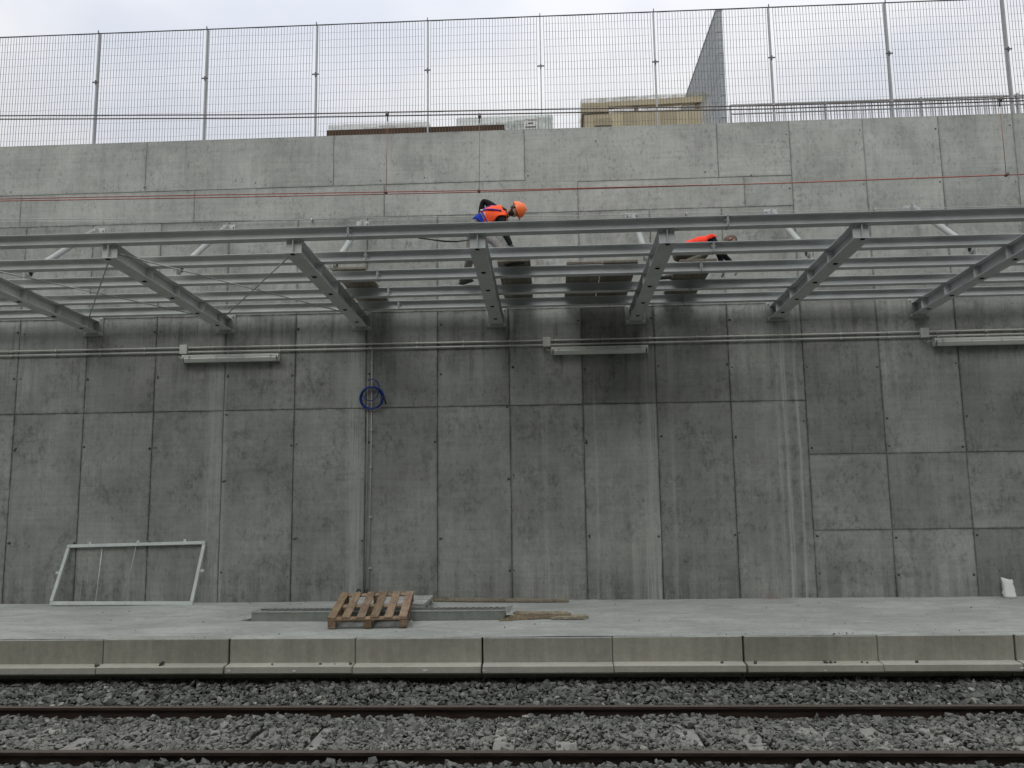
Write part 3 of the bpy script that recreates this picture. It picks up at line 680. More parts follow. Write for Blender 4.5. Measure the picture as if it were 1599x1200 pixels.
# thin safety cable along the wall above the canopy
t = thing('wall_cable', 'thin pale cable strung along the wall just above the canopy frame', 'cable', (0, W, 6.8))
zz = [(-12.4, 7.03), (-9.3, 7.02), (-7.06, 6.95), (-4.85, 6.865), (-2.67, 6.853), (.54, 6.79), (2.54, 6.777), (3.68, 6.765), (5.02, 6.757), (7.76, 6.745), (12.4, 6.76)]
MB().tube([(x, W-.06, z) for x, z in zz], .006, 6).build('cable_run', 'cable', t)
pm = MB()
for x, z in ((2.35, 6.78), (5.4, 6.755), (-3.9, 6.86)): pm.tube([(x, W-.003, z), (x, W-.075, z)], .014, 8); pm.tube([(x, W-.06, z-.05), (x, W-.06, z+.02)], .008, 6)
pm.build('cable_clamp', 'bolt', t)

# ------------------------------------------------------------------ overhead line
oh = thing('overhead_line', 'pair of copper contact wires with messenger cables and droppers above the track', 'overhead wires', (0, 8.24, 5.5))
_si = lambda P: [(x, float(np.interp(x, [a for a, _ in P], [b for _, b in P]))) for x in np.linspace(-14, 14, 57)]
def strand(P, r, mat, nm): return MB().tube(P, r, 6).build(nm, mat, oh)
zc = [(-14, 5.64), (-9, 5.585), (-5.97, 5.556), (-3.1, 5.520), (-.67, 5.492), (2.37, 5.482), (5.0, 5.500), (9, 5.56), (14, 5.66)]; zc = _si(zc)
strand([(x, 8.205+.022*math.sin(x*.42), z-.004) for x, z in zc], .0052, 'copper', 'contact_wire')
strand([(x, 8.270-.022*math.sin(x*.42), z+.008) for x, z in zc], .0052, 'copper', 'contact_wire')
zm = [(-14, 6.95), (-9, 6.66), (-6.04, 6.523), (-3.13, 6.431), (-.32, 6.385), (2.42, 6.335), (5.07, 6.325), (9, 6.42), (14, 6.70)]
strand([(x, 8.20, z) for x, z in zm], .0070, 'bronze', 'messenger_cable')
zm2 = [(-14, 6.90), (-9, 6.62), (-6.04, 6.487), (-3.13, 6.396), (-.32, 6.347), (2.42, 6.303), (5.07, 6.297), (9, 6.39), (14, 6.66)]
strand([(x, 8.21, z) for x, z in zm2], .0070, 'bronze', 'messenger_cable')
for x, xb, zt_, zb_ in ((-1.686, -1.695, 6.395, 5.51), (-.675, -.688, 6.337, 5.495), (4.837, 4.836, 6.325, 5.50)):
    dr = strand([(x, 8.24, zt_), (xb, 8.24, zb_)], .0028, 'copper', 'dropper')
    MB().cbox((x-.016, 8.19, zt_-.018), (x+.016, 8.245, zt_+.022), .005).tube([(x, 8.24, zt_), (x+.0, 8.24, zt_-.07)], .007, 6).build('dropper_clamp', 'bronze', dr)
    MB().cbox((xb-.014, 8.20, zb_-.014), (xb+.014, 8.26, zb_+.016), .004).build('dropper_clamp', 'bronze', dr)

# ------------------------------------------------------------------ mesh fence on the wall top
fen = thing('mesh_fence', 'tall grey wire mesh fence standing on top of the retaining wall', 'fence', (0, 13.25, 8.35))
FY = 13.25
post0 = None; panel0 = None
def fence_post(x):
    z0, z1 = 8.352, 10.625
    p = MB().box((x-.011, FY-.02, z0), (x+.011, FY+.060, z1)).build('post', 'post_metal', fen)
    MB().box((x-.07, FY-.05, z0), (x+.07, FY+.07, z0+.012)).build('post_foot', 'post_metal', p)
    c = MB().box((x-.060, FY-.036, 9.655), (x+.060, FY-.021, 9.675)).box((x-.012, FY-.04, 9.63), (x+.012, FY-.02, 9.70)); c.box((x-.007, FY-.034, 10.60), (x+.007, FY-.02, 10.66)); c.build('clamp', 'fence_metal', p); return p
def fence_panel(x, seed):
    rg = random.Random(seed); m = MB(); z0, z1 = 8.42, 10.60; xa, xb = x+.060, x+1.94; y = FY-.025
    nv = 37
    bow = rg.uniform(-.012, .012); 
    for k in range(nv):
        xx = xa+(xb-xa)*k/(nv-1); w = .0078 if k not in (0, nv-1) else .008
        dx = rg.uniform(-.003, .003)
        def bx_(z): return bow*math.sin((z-z0)/(z1-z0)*math.pi)
        vs = []
        for zz_ in (z0, (z0+z1)/2, z1): vs += [Vector((xx+dx-w*.5+bx_(zz_), y, zz_)), Vector((xx+dx+w*.5+bx_(zz_), y, zz_)), Vector((xx+dx+bx_(zz_), y+w, zz_))]
        m.add(vs, [(0, 1, 4, 3), (1, 2, 5, 4), (2, 0, 3, 5), (3, 4, 7, 6), (4, 5, 8, 7), (5, 3, 6, 8)])
    nh = 16
    for k in range(nh):
        zz_ = z0+.03+(z1-z0-.04)*k/(nh-1); w = .0029
        ph = rg.uniform(0, 6)
        n = 8; vs = []
        for j in range(n+1):
            xx = xa+(xb-xa)*j/n; o_ = .006*math.sin(j*1.1+ph)
            vs += [Vector((xx, y-.004, zz_+o_-w*.5)), Vector((xx, y-.004, zz_+o_+w*.5)), Vector((xx, y-.004-w, zz_+o_))]
        m.add(vs, [(j*3+a, j*3+(a+1) % 3, j*3+3+(a+1) % 3, j*3+3+a) for j in range(n) for a in range(3)])
    return m.build('mesh_panel', 'fence_metal', fen)
for k in range(-6, 7): fence_post(2.0*k)
for k in range(-6, 6): fence_panel(2.0*k, k)
MB().tube([(-12, FY-.01, 10.612), (12, FY-.01, 10.612)], .010, 6).build('top_rail', 'fence_metal', fen)

# ------------------------------------------------------------------ things beyond the fence
t = thing('board_stack', 'low stack of dark brown formwork boards behind the fence, left of centre', 'board stack', (-2.3, 14.4, 8.2))
x = -3.98; n = 13; wd = (3.98-.69)/n
for i in range(n): MB().box((x+i*wd+.001, 13.93, 8.80), (x+(i+1)*wd-.001, 15.6, 8.945)).build('board', 'brown_ply', t)
for xx in (-3.6, -2.3, -1.0): MB().box((xx-.06, 14.0, 8.2), (xx+.06, 15.5, 8.795)).build('bearer', 'old_wood', t)
def pack(nm, x0, x1, y0, y1, z0, ztops, lab, mat='grey_wood', tint=(1, 1, 1)):
    t = thing(nm, lab, 'wrapped pack', ((x0+x1)/2, (y0+y1)/2, z0)); n = len(ztops); w = (x1-x0)/n
    for i, z1 in enumerate(ztops):
        o = MB().cbox((x0+i*w+.006, y0, z0), (x0+(i+1)*w-.006, y1, z1), .02).build('bundle', mat, t); o.color = tint+(1,)
    MB().cbox((x0-.03, y0-.03, z0+.01), (x1+.03, y1+.03, max(ztops)+.05), .04).build('film_wrap', 'film', t)
    return t
pack('wrapped_pack', -4.12, -2.20, 14.6, 15.6, 8.95, [9.19, 9.28, 9.30, 9.34, 9.345, 9.30], 'low grey pack in clear film on the left end of the brown board stack', tint=(1.1, 1.1, 1.1))
t = pack('wrapped_pack', -1.62, .19, 14.6, 15.6, 8.95, [9.26, 9.30, 9.33, 9.35, 9.40], 'pale green grey pack in film with a printed white notice on its right end', tint=(1.05, 1.2, 1.1))
for xx in (-1.3, .0): MB().box((xx-.1, 14.7, 8.2), (xx+.1, 15.5, 8.945)).build('bearer', 'old_wood', t)
lb = MB().box((-.345, 14.545, 9.13), (-.085, 14.550, 9.345)).build('notice', 'paper', t)
def text(body, size, loc, parent, mat, name):
    cu = bpy.data.curves.new('t', 'FONT'); cu.body = body; cu.size = size; cu.align_x = 'CENTER'; cu.align_y = 'CENTER'; cu.extrude = .0008
    ob = bpy.data.objects.new('t', cu); COL.objects.link(ob); bpy.context.view_layer.update()
    dg = bpy.context.evaluated_depsgraph_get(); me = bpy.data.meshes.new_from_object(ob.evaluated_get(dg)); bpy.data.objects.remove(ob)
    o0 = org(parent); M = Matrix.Translation(Vector(loc)-o0) @ Matrix.Rotation(R(90), 4, 'X'); me.transform(M)
    me.materials.clear(); me.materials.append(MAT[mat]); me.name = name; o = bpy.data.objects.new(name, me); link(o, parent); return o
text('ATTENZIONE', .040, (-.215, 14.542, 9.305), lb, 'ink', 'lettering')
ml = MB()
for zz_, w, h in ((9.245, .05, .012), (9.175, .11, .006), (9.16, .10, .004)): ml.box((-.215-w, 14.5425, zz_-h), (-.215+w, 14.544, zz_+h))
ml.build('print_lines', 'ink', lb)

t = thing('beige_crate', 'large beige timber crate frame wrapped in film behind the fence, right of centre', 'crate', (2.0, 15.5, 8.2))
n = 9; x0, x1 = .83, 3.13; w = (x1-x0)/n
for i in range(n): MB().box((x0+i*w+.002, 15.0, 8.2), (x0+(i+1)*w-.002, 16.0, 9.60+.03*min(i, 3)/3)).build('side_board', 'beige_panel', t)
MB().box((.80, 14.98, 9.62), (1.32, 16.0, 9.83)).build('corner_box', 'beige_panel', t)
MB().prism([(1.325, 9.74), (3.14, 9.775), (3.14, 9.895), (1.325, 9.84)], (0, 14.98, 0), (0, 15.10, 0), (1, 0, 0), (0, 0, 1)).build('top_beam', 'beige_panel', t)
MB().prism([(1.325, 9.80), (3.14, 9.83), (3.14, 9.895), (1.325, 9.84)], (0, 15.90, 0), (0, 16.0, 0), (1, 0, 0), (0, 0, 1)).build('top_beam', 'beige_panel', t)
for xx in (1.86, 3.06): MB().box((xx-.035, 15.02, 9.60), (xx+.035, 15.09, 9.78)).build('frame_post', 'pallet_wood', t)
o = MB().box((1.04, 14.96, 9.35), (1.36, 14.995, 9.50)).build('crate_patch', 'beige_panel', t); o.color = (.8, .8, .8, 1)
f_ = MB()
f_.add([(.76, 14.93, 9.0), (.76, 14.93, 9.84), (.80, 14.94, 9.90), (3.16, 14.93, 9.95), (3.28, 14.95, 9.90), (3.34, 14.96, 9.0), (3.30, 16.1, 9.0), (3.26, 16.05, 9.92), (.78, 16.05, 9.92), (.74, 16.05, 9.0)], [(2, 3, 7, 8), (3, 4, 7), (4, 5, 6, 7), (1, 2, 8), (0, 1, 8, 9)])
f_.build('film_wrap', 'film', t)
t = thing('screen_wall', 'tall narrow grey clad screen wall rising behind the beige crate', 'screen wall', (4.27, 18, 8.2))
for k in range(10):
    z0, z1 = 8.2+k*.535, 8.2+(k+1)*.535-.012
    MB().box((4.20, 18.0, z0), (4.335+.002*(k % 2), 26.0, z1)).build('cladding_panel', 'cladding', t)
MB().box((4.19, 17.99, 13.55), (4.345, 26.0, 13.60)).build('coping', 'cladding', t)
# balustrade
t = thing('balustrade', 'grey metal balustrade with dense upright bars behind the fence at right', 'railing', (7, 16, 8.2))
def rtop(x): return 10.18+(x-3.9)*.008
for a in (2.4+0.0, ):
    x = 3.93; k = 0
    while x < 14:
        MB().box((x-.022, 15.98, 8.2), (x+.022, 16.02, rtop(x))).build('post', 'post_metal', t)
        bm_ = MB(); xx = x+.10; j = 0
        while xx < x+1.93:
            w = .007 if j % 3 else .004
            bm_.box((xx-w, 15.99, 9.3), (xx+w, 16.01, rtop(xx)-.01)); xx += .05 if j % 3 else .08; j += 1
        bm_.build('bar_panel', 'post_metal', t)
        x += 1.945; k += 1
MB().box((3.93, 15.975, 10.165), (14, 16.025, 10.19)).build('handrail', 'post_metal', t)
MB().box((3.93, 15.98, 9.98), (14, 16.02, 9.995)).box((3.93, 15.98, 9.28), (14, 16.02, 9.30)).build('lower_rail', 'post_metal', t)

# ------------------------------------------------------------------ objects on the platform
Z0 = ZP+.010
# white steel frame leaning on the wall
t = thing('steel_surround', 'white painted rectangular steel frame leaning against the wall at left', 'frame', (-6.7, 12.66, Z0))
BL, BR = Vector((-7.87, 12.62, .625)), Vector((-5.615, 12.62, .610)); TL, TR_ = Vector((-7.79, 12.862, 1.49)), Vector((-5.555, 12.862, 1.525))
def bar(a, b, s, nm, mat, par, nrm=Vector((0, -1, .2)), c=.003):
    a, b = Vector(a), Vector(b); d = (b-a).normalized(); y = (nrm-d*nrm.dot(d)).normalized(); x = d.cross(y)
    M = Matrix(((x.x, y.x, d.x, a.x), (x.y, y.y, d.y, a.y), (x.z, y.z, d.z, a.z), (0, 0, 0, 1)))
    return MB().cbox((-s[0]/2, -s[1]/2, 0), (s[0]/2, s[1]/2, (b-a).length), c, 0, M).build(nm, mat, par)
bar(TL+Vector((-.02, 0, 0)), TR_+Vector((.02, 0, 0)), (.05, .04), 'frame_bar', 'white_paint', t); bar(BL+Vector((-.02, 0, 0)), BR+Vector((.02, 0, 0)), (.055, .04), 'frame_bar', 'white_paint', t)
bar(BL+Vector((0, 0, .029)), TL-Vector((0, 0, .027)), (.052, .04), 'frame_bar', 'white_paint', t); bar(BR+Vector((0, 0, .029)), TR_-Vector((0, 0, .027)), (.052, .04), 'frame_bar', 'white_paint', t)
for f_ in (.155, .51, .855):
    p = TL.lerp(TR_, f_); bar(p+Vector((0, 0, .018)), p+Vector((0, .008, .065)), (.04, .006), 'frame_lug', 'white_paint', t)
    p = BL.lerp(BR, f_-.02); bar(p-Vector((0, 0, .022)), p-Vector((0, .008, .038)), (.05, .02), 'frame_lug', 'white_paint', t)
for a, s in ((BL.lerp(TL, .53), -1), (BR.lerp(TR_, .53), 1)): bar(a+Vector((s*.018, 0, 0)), a+Vector((s*.085, 0, 0)), (.04, .006), 'frame_lug', 'white_paint', t)
a, b = TL.lerp(TR_, .50), BL.lerp(BR, .515); MB().tube([a-Vector((0, 0, .02)), b+Vector((0, 0, .02))], .0075, 6).build('frame_rod', 'tube_paint', t)
a, b = TL.lerp(TR_, .245)+Vector((0, .02, 0)), BL.lerp(BR, .315); MB().tube([a-Vector((0, 0, .02)), b+Vector((0, 0, .02))], .0065, 6).build('frame_rod', 'white_paint', t)

# wooden pallet propped on the channel
def pallet(lab, M, w, l, nslat, sw, mat, height=.144, loc=(0, 0, 0), along='y', seed=3):
    rg = random.Random(seed); t = thing('pallet', lab, 'pallet', loc)
    def B(a, b, nm, c=.004):
        o = MB().cbox(a, b, c, 0, M).build(nm, mat, t); k = rg.uniform(.85, 1.12); o.color = (k, k*rg.uniform(.94, 1.0), k*rg.uniform(.88, 1.0), 1)
    h = height; tt = .022
    xs_ = [i*(w-sw)/(nslat-1) for i in range(nslat)]
    for x in xs_:
        jx = rg.uniform(-.006, .006); B((x+jx, rg.uniform(-.006, .006), h-tt), (x+jx+sw, l+rg.uniform(-.006, .006), h), 'top_board')
    for y in (0, l/2-.05, l-.10): B((0, y, h-2*tt-.001), (w, y+.10, h-tt-.001), 'cross_board')
    for y in (0, l/2-.05, l-.10):
        for x in (0, w/2-.05, w-.10): B((x, y+.003, tt+.001), (x+.10, y+.097, h-2*tt-.002), 'block', .006)
    for x in (0, w/2-.05, w-.10): B((x, 0, 0), (x+.10, l, tt), 'bottom_board')
    return t
ang = math.atan2(-.09, 1.05)
Mp = Matrix.Translation((-2.835, 10.335, ZP+.012)) @ Matrix.Rotation(-ang, 4, 'Z') @ Matrix.Rotation(R(9.6), 4, 'X')
pallet('brown wooden pallet tilted up with its far end resting on the grey channel', Mp, 1.0, 1.09, 6, .105, 'pallet_wood', loc=(-2.4, 10.8, ZP+.01))
nl = MB().tube([(-1.80, 10.52, ZP+.01), (-1.80, 10.52, ZP+.085)], .006, 6).build('steel_pin', 'bolt', loc=(-1.80, 10.52, ZP)); tag(nl, 'small upright steel pin beside the tilted pallet', 'pin')
# grey slatted pallet flat behind it
t = thing('grey_pallet', 'weathered pale grey slatted pallet lying flat behind the tilted brown pallet', 'pallet', (-2.3, 12.05, Z0))
for i in range(8): y = 11.56+i*.125; MB().cbox((-2.95+.01*(i % 2), y, ZP+.118), (-1.80, y+.060, ZP+.140), .003).build('top_slat', 'grey_wood', t)
for x in (-2.93, -2.40, -1.86): MB().cbox((x, 11.56, ZP+.080), (x+.055, 12.51, ZP+.117), .004).build('bearer', 'grey_wood', t)
for x in (-2.93, -2.40, -1.86):
    for y in (11.57, 12.0, 12.43): MB().cbox((x, y, Z0-.002), (x+.055, y+.07, ZP+.079), .004).build('foot_block', 'grey_wood', t)

# grey drainage channels
def channel(x0, x1, lab, yaw=0.0, flap=0):
    t = thing('drain_channel', lab, 'channel', ((x0+x1)/2, 11.1, Z0))
    h = .118; y0, y1 = 10.96, 11.31
    M = Matrix.Translation(((x0+x1)/2, 11.1, 0)) @ Matrix.Rotation(yaw, 4, 'Z') @ Matrix.Translation((-(x0+x1)/2, -11.1, 0))
    MB().box((x0, y0, Z0), (x1, y0+.006, Z0+h-.004), 0, M).build('side_plate', 'galv', t).color = (.72, .75, .72, 1)
    MB().box((x0, y1-.006, Z0), (x1, y1, Z0+h-.004), 0, M).build('side_plate', 'galv', t)
    MB().box((x0, y0-.006, Z0+h-.004), (x1, y0+.11, Z0+h), 0, M).build('top_flange', 'galv', t)
    MB().box((x0, y0+.007, Z0+.001), (x1, y1-.007, Z0+.006), 0, M).build('base_plate', 'black', t)  # black base paints in the shade inside the channel
    gm = MB(); x = x0+.10
    while x < x1-.05: gm.add([M @ Vector(v) for v in ((x, y0+.11, Z0+h-.002), (x+.034, y0+.11, Z0+h-.002), (x+.134, y1-.02, Z0+h+.006), (x+.10, y1-.02, Z0+h+.006), (x, y0+.11, Z0+h-.012), (x+.034, y0+.11, Z0+h-.012), (x+.134, y1-.02, Z0+h-.006), (x+.10, y1-.02, Z0+h-.006))], [(0, 1, 2, 3), (4, 7, 6, 5), (0, 4, 5, 1), (1, 5, 6, 2), (2, 6, 7, 3), (3, 7, 4, 0)]); x += .082
    gm.box((x0, y1-.012, Z0+h-.008), (x1, y1+.002, Z0+h+.0), 0, M)
    gm.build('grating', 'galv', t).color = (.72, .74, .72, 1)
    if flap < 0: MB().add([(x0, y0, Z0+h+.001), (x0, y1, Z0+h+.001), (x0-.10, y1-.05, Z0+h-.02), (x0-.20, y0+.05, Z0+h-.055), (x0, y0, Z0+h-.003), (x0, y1, Z0+h-.003), (x0-.10, y1-.05, Z0+h-.024), (x0-.20, y0+.05, Z0+h-.059)], [(0, 1, 2, 3), (4, 7, 6, 5), (0, 3, 7, 4), (3, 2, 6, 7), (2, 1, 5, 6)]).build('bent_flap', 'galv', t)
    if flap > 0: MB().add([(x1, y0, Z0+h), (x1, y1, Z0+h), (x1+.10, y1-.02, Z0+h+.03), (x1+.06, y0+.05, Z0+h-.03), (x1, y0, Z0+h-.004), (x1, y1, Z0+h-.004), (x1+.10, y1-.02, Z0+h+.026), (x1+.06, y0+.05, Z0+h-.034)], [(0, 1, 2, 3), (4, 7, 6, 5), (0, 3, 7, 4), (3, 2, 6, 7), (2, 1, 5, 6)]).build('bent_flap', 'galv', t)
channel(-4.05, -2.30, 'grey metal drainage channel to the left of the tilted pallet, with a bent left end', -.012, -1)
channel(-2.28, -.62, 'grey metal drainage channel to the right of the tilted pallet', -.004, 1)

# timber beam, offcut, broken boards
bar((-1.86, 12.80, Z0+.022), (.27, 12.62, Z0+.022), (.075, .042), 'timber_beam', 'old_wood', None, Vector((0, 0, 1)), .004)
tb_ = bpy.data.objects['timber_beam']; tag(tb_, 'long thin timber beam lying along the foot of the wall', 'timber')
o = MB().cbox((-2.02, 12.76, Z0), (-1.60, 12.86, Z0+.045), .005).build('timber_offcut', 'old_wood', loc=(-1.8, 12.8, Z0)); o.color = (.7, .6, .5, 1); tag(o, 'short brown timber offcut at the wall foot right of the grey pallet', 'timber')
def ragged(x0, x1, y0, y1, z0, z1, yaw, lab, seed, tint=(1, 1, 1)):
    rg = random.Random(seed); n = 14; M = Matrix.Translation(((x0+x1)/2, (y0+y1)/2, 0)) @ Matrix.Rotation(yaw, 4, 'Z') @ Matrix.Translation((-(x0+x1)/2, -(y0+y1)/2, 0))
    out = [(x0+(x1-x0)*i/n, y0+rg.uniform(-.008, .02)) for i in range(n+1)] + [(x1+rg.uniform(-.09, .05), y0+(y1-y0)*j/5) for j in range(1, 5)] + [(x1-(x1-x0)*i/n, y1+rg.uniform(-.02, .008)) for i in range(n+1)] + [(x0+rg.uniform(-.05, .09), y1-(y1-y0)*j/5) for j in range(1, 5)]
    m = MB(); k = len(out); vs = [M @ Vector((x, y, z0)) for x, y in out]+[M @ Vector((x, y, z1+rg.uniform(-.006, .006))) for x, y in out]
    cx_, cy_ = (x0+x1)/2, (y0+y1)/2; vs += [M @ Vector((cx_, cy_, z0)), M @ Vector((cx_, cy_, z1))]
    fs = [(i, (i+1) % k, k+(i+1) % k, k+i) for i in range(k)]+[(2*k, (i+1) % k, i) for i in range(k)]+[(2*k+1, k+i, k+(i+1) % k) for i in range(k)]
    m.add(vs, fs); o = m.build('broken_board', 'old_wood', loc=((x0+x1)/2, (y0+y1)/2, z0)); o.color = tint+(1,); tag(o, lab, 'board', 'broken boards on the platform'); return o
ragged(-.62, .06, 11.02, 11.22, Z0, Z0+.03, .05, 'splintered board lying against the right end of the grey channel', 1, (.9, .85, .8))
ragged(-.50, .22, 11.08, 11.30, Z0+.032, Z0+.058, -.06, 'pale weathered board lying on top of the other broken boards', 2, (1.05, 1.0, .95))
ragged(.02, .47, 10.97, 11.17, Z0, Z0+.030, .03, 'short broken board with a notched corner, rightmost of the broken boards', 3)
ragged(-.70, -.20, 10.93, 11.0, Z0, Z0+.02, .30, 'narrow split lath slanting up onto the channel end', 4, (.95, .85, .75))

# white sack
m = MB(); rg = random.Random(5); nu, nv = 14, 9; x0, x1 = 6.83, 7.02
vs = []
for j in range(nv+1):
    f_ = j/nv; zz_ = Z0+f_*.255
    for i in range(nu):
        a = 2*math.pi*i/nu; wx = .085*(1-.04*f_+.06*math.sin(f_*7)); wy = .065*(1-.55*f_)*(1 if f_ < .95 else .6)
        s_ = lambda v: math.copysign(abs(v)**.55, v)
        vs.append((6.925+.012*f_+wx*s_(math.cos(a))+rg.uniform(-.010, .010), 12.74+.05*f_+wy*s_(math.sin(a))+rg.uniform(-.006, .006), zz_+(rg.uniform(-.02, .02) if j == nv else 0)+(.03 if j == nv and math.cos(a) < -.6 else 0)))
m.add(vs, [(j*nu+i, j*nu+(i+1) % nu, (j+1)*nu+(i+1) % nu, (j+1)*nu+i) for j in range(nv) for i in range(nu)]+[tuple(range(nu)), tuple(range(nv*nu, nv*nu+nu))], 0, True)
o = m.build('sack', 'paper', loc=(6.92, 12.74, Z0)); tag(o, 'small crumpled white sack standing at the wall foot at far right', 'sack')
# pink chalk
m = MB(); rg = random.Random(8); pts = [(3.41+.22*math.cos(a)*rg.uniform(.6, 1.1), 12.845+.035*math.sin(a)*rg.uniform(.6, 1.1), ZP+.0135) for a in np.linspace(0, 2*math.pi, 19)[:-1]]
m.add([(3.41, 12.845, ZP+.016)]+pts, [(0, 1+i, 1+(i+1) % 18) for i in range(18)]); o = m.build('chalk_mark', 'pink', loc=(3.41, 12.845, ZP+.012)); tag(o, 'faint pink chalk spill on the platform at the wall foot, right of centre', 'chalk mark')
# stones fallen on the ledge
def stone(x, y, z, s, lab, grp, tone=.15, name='loose_stone'):
    me = rocks(name, np.array([[0, 0, 0]], float), np.array([s]), 1.0, np.array([tone]), int(abs(x)*1000) % 9973)
    o = bpy.data.objects.new(name, me); link(o); o.location = (x, y, z+s*.35); tag(o, lab, 'stone', grp)
ORD = 'first second third fourth fifth sixth seventh eighth ninth tenth eleventh twelfth thirteenth fourteenth'.split()
for k_, (x, y, s) in enumerate(((-5.419, 9.457, .045), (-4.638, 9.52, .055), (-3.306, 9.53, .030), (-2.738, 9.56, .034), (-2.563, 9.57, .022), (-2.373, 9.55, .048), (1.952, 9.53, .036), (2.331, 9.50, .042), (3.137, 9.53, .042), (3.187, 9.51, .03), (3.240, 9.55, .024), (3.54, 9.53, .030), (3.598, 9.47, .026), (4.156, 9.483, .045))):
    stone(x, 9.672+(y-9.53)*.3, .290, s*.85, 'dark loose stone on the projecting ledge, '+ORD[k_]+' from the left', 'loose stones on the ledge')
for x, y, s, l_ in ((3.29, 9.80, .020, 'pale crumb at the platform edge above the loose stone cluster, leftmost of four'), (3.36, 9.83, .014, 'small pale crumb at the platform edge above the stone cluster, second of four'), (3.44, 9.81, .018, 'pale crumb at the platform edge above the stone cluster, third of four'), (3.52, 9.84, .014, 'small pale crumb at the platform edge above the stone cluster, rightmost of four'), (.95, 12.3, .022, 'lone pale crumb on the platform right of the long timber beam'), (-3.9, 12.62, .024, 'lone pale crumb near the wall foot between frame and pallet')):
    stone(x, y, ZP+.008, s, l_, 'crumbs on the platform', .99, 'rubble_crumb')
cp = MB(); rg = random.Random(21)
for x, z, r in ((-3.02, .235, .016), (-1.48, .240, .020), (-.79, .236, .014), (-3.80, .245, .015), (1.2, .225, .010), (5.28, .24, .018), (3.1, .22, .009)):
    n = 9; c0 = Vector((x, 9.5955, z)); ps = [Vector((x+r*1.6*math.cos(6.283*k/n)*rg.uniform(.6, 1.2), 9.598, z+r*math.sin(6.283*k/n)*rg.uniform(.6, 1.2))) for k in range(n)]
    cp.add([c0]+ps, [(0, 1+(k+1) % n, 1+k) for k in range(n)])
tag(cp.build('ledge_chip', 'paper', pl), kind='stuff')
def grit():
    n = 1500; X = RNG.uniform(-12, 12, n); Y = 9.8+3.05*RNG.beta(1.0, 1.0, n); k = RNG.random(n)
    Y = np.where(k < .3, W-.02-np.abs(RNG.normal(0, .05, n)), np.where(k < .45, 9.80+np.abs(RNG.normal(0, .05, n)), Y)); Y = np.minimum(Y, W-.015)
    sz = np.clip(RNG.lognormal(math.log(.0045), .55, n), .002, .016)
    me = rocks('grit', np.stack([X, Y, np.full(n, ZP+.008)], -1), sz, .8, RNG.uniform(.1, .95, n), 9)
    o = bpy.data.objects.new('grit', me); link(o); tag(o, 'fine grit and crumbs scattered over the platform surface', 'grit', kind='stuff')
grit()

# ------------------------------------------------------------------ workers
def skin_body(name, joints, edges, regions, root, parent, mats):
    """joints {name:(co, rx, ry)}; regions: list of (a, b, material index) used by nearest segment"""
    names = list(joints); idx = {n: i for i, n in enumerate(names)}; o0 = org(parent)
    me = bpy.data.meshes.new('sk'); me.from_pydata([Vector(joints[n][0])-o0 for n in names], [(idx[a], idx[b]) for a, b in edges], [])
    ob = bpy.data.objects.new('sk', me); COL.objects.link(ob)
    md = ob.modifiers.new('s', 'SKIN'); md.use_smooth_shade = True
    for n in names:
        sv = me.skin_vertices[0].data[idx[n]]; r = joints[n][1]; sv.radius = (r, joints[n][2] if len(joints[n]) > 2 else r); sv.use_root = (n == root)
    sb = ob.modifiers.new('u', 'SUBSURF'); sb.levels = 2; sb.render_levels = 2
    bpy.context.view_layer.update(); dg = bpy.context.evaluated_depsgraph_get()
    nm = bpy.data.meshes.new_from_object(ob.evaluated_get(dg)); bpy.data.objects.remove(ob)
    nm.materials.clear()
    for m in mats: nm.materials.append(MAT[m])
    segs = [(Vector(joints[a][0])-o0, Vector(joints[b][0])-o0, mi) for a, b, mi in regions]
    owner = []
    for p in nm.polygons:
        c = p.center; best = None
        for k, (A, B, mi) in enumerate(segs):
            d = B-A; t = max(0, min(1, (c-A).dot(d)/max(d.length_squared, 1e-9))); q = (c-(A+d*t)).length
            if best is None or q < best[0]: best = (q, mi, k, t)
        p.material_index = best[1]; p.use_smooth = True; owner.append((best[2], best[3]))
    nm.name = name; o = bpy.data.objects.new(name, nm); link(o, parent); ORG[o.name] = o0
    return o, owner
def shell(name, src, owner, test, off, mat, parent, stripe=None):
    """clothing: the body's faces chosen by test, pushed out along their normals"""
    me = src.data; bm = bmesh.new(); vmap = {}
    cc = []
    for p, ow in zip(me.polygons, owner):
        if not test(ow, p.center+org(parent)): continue
        vs = []
        for vi in p.vertices:
            if vi not in vmap: cw = me.vertices[vi].co; vmap[vi] = bm.verts.new(cw+me.vertices[vi].normal*(off+.006*math.sin(cw.x*55+cw.z*38)+.004*math.sin(cw.y*70-cw.z*60)))
            vs.append(vmap[vi])
        try: f = bm.faces.new(vs); f.smooth = True; f.material_index = 1 if (stripe and stripe(p.center+org(parent), ow)) else 0
        except ValueError: pass
    nm = bpy.data.meshes.new(name); bm.to_mesh(nm); bm.free()
    for m in (mat if isinstance(mat, list) else [mat]): nm.materials.append(MAT[m])
    o = bpy.data.objects.new(name, nm); link(o, parent); md = o.modifiers.new('thick', 'SOLIDIFY'); md.thickness = .008; md.offset = -1; ORG[o.name] = org(parent); return o
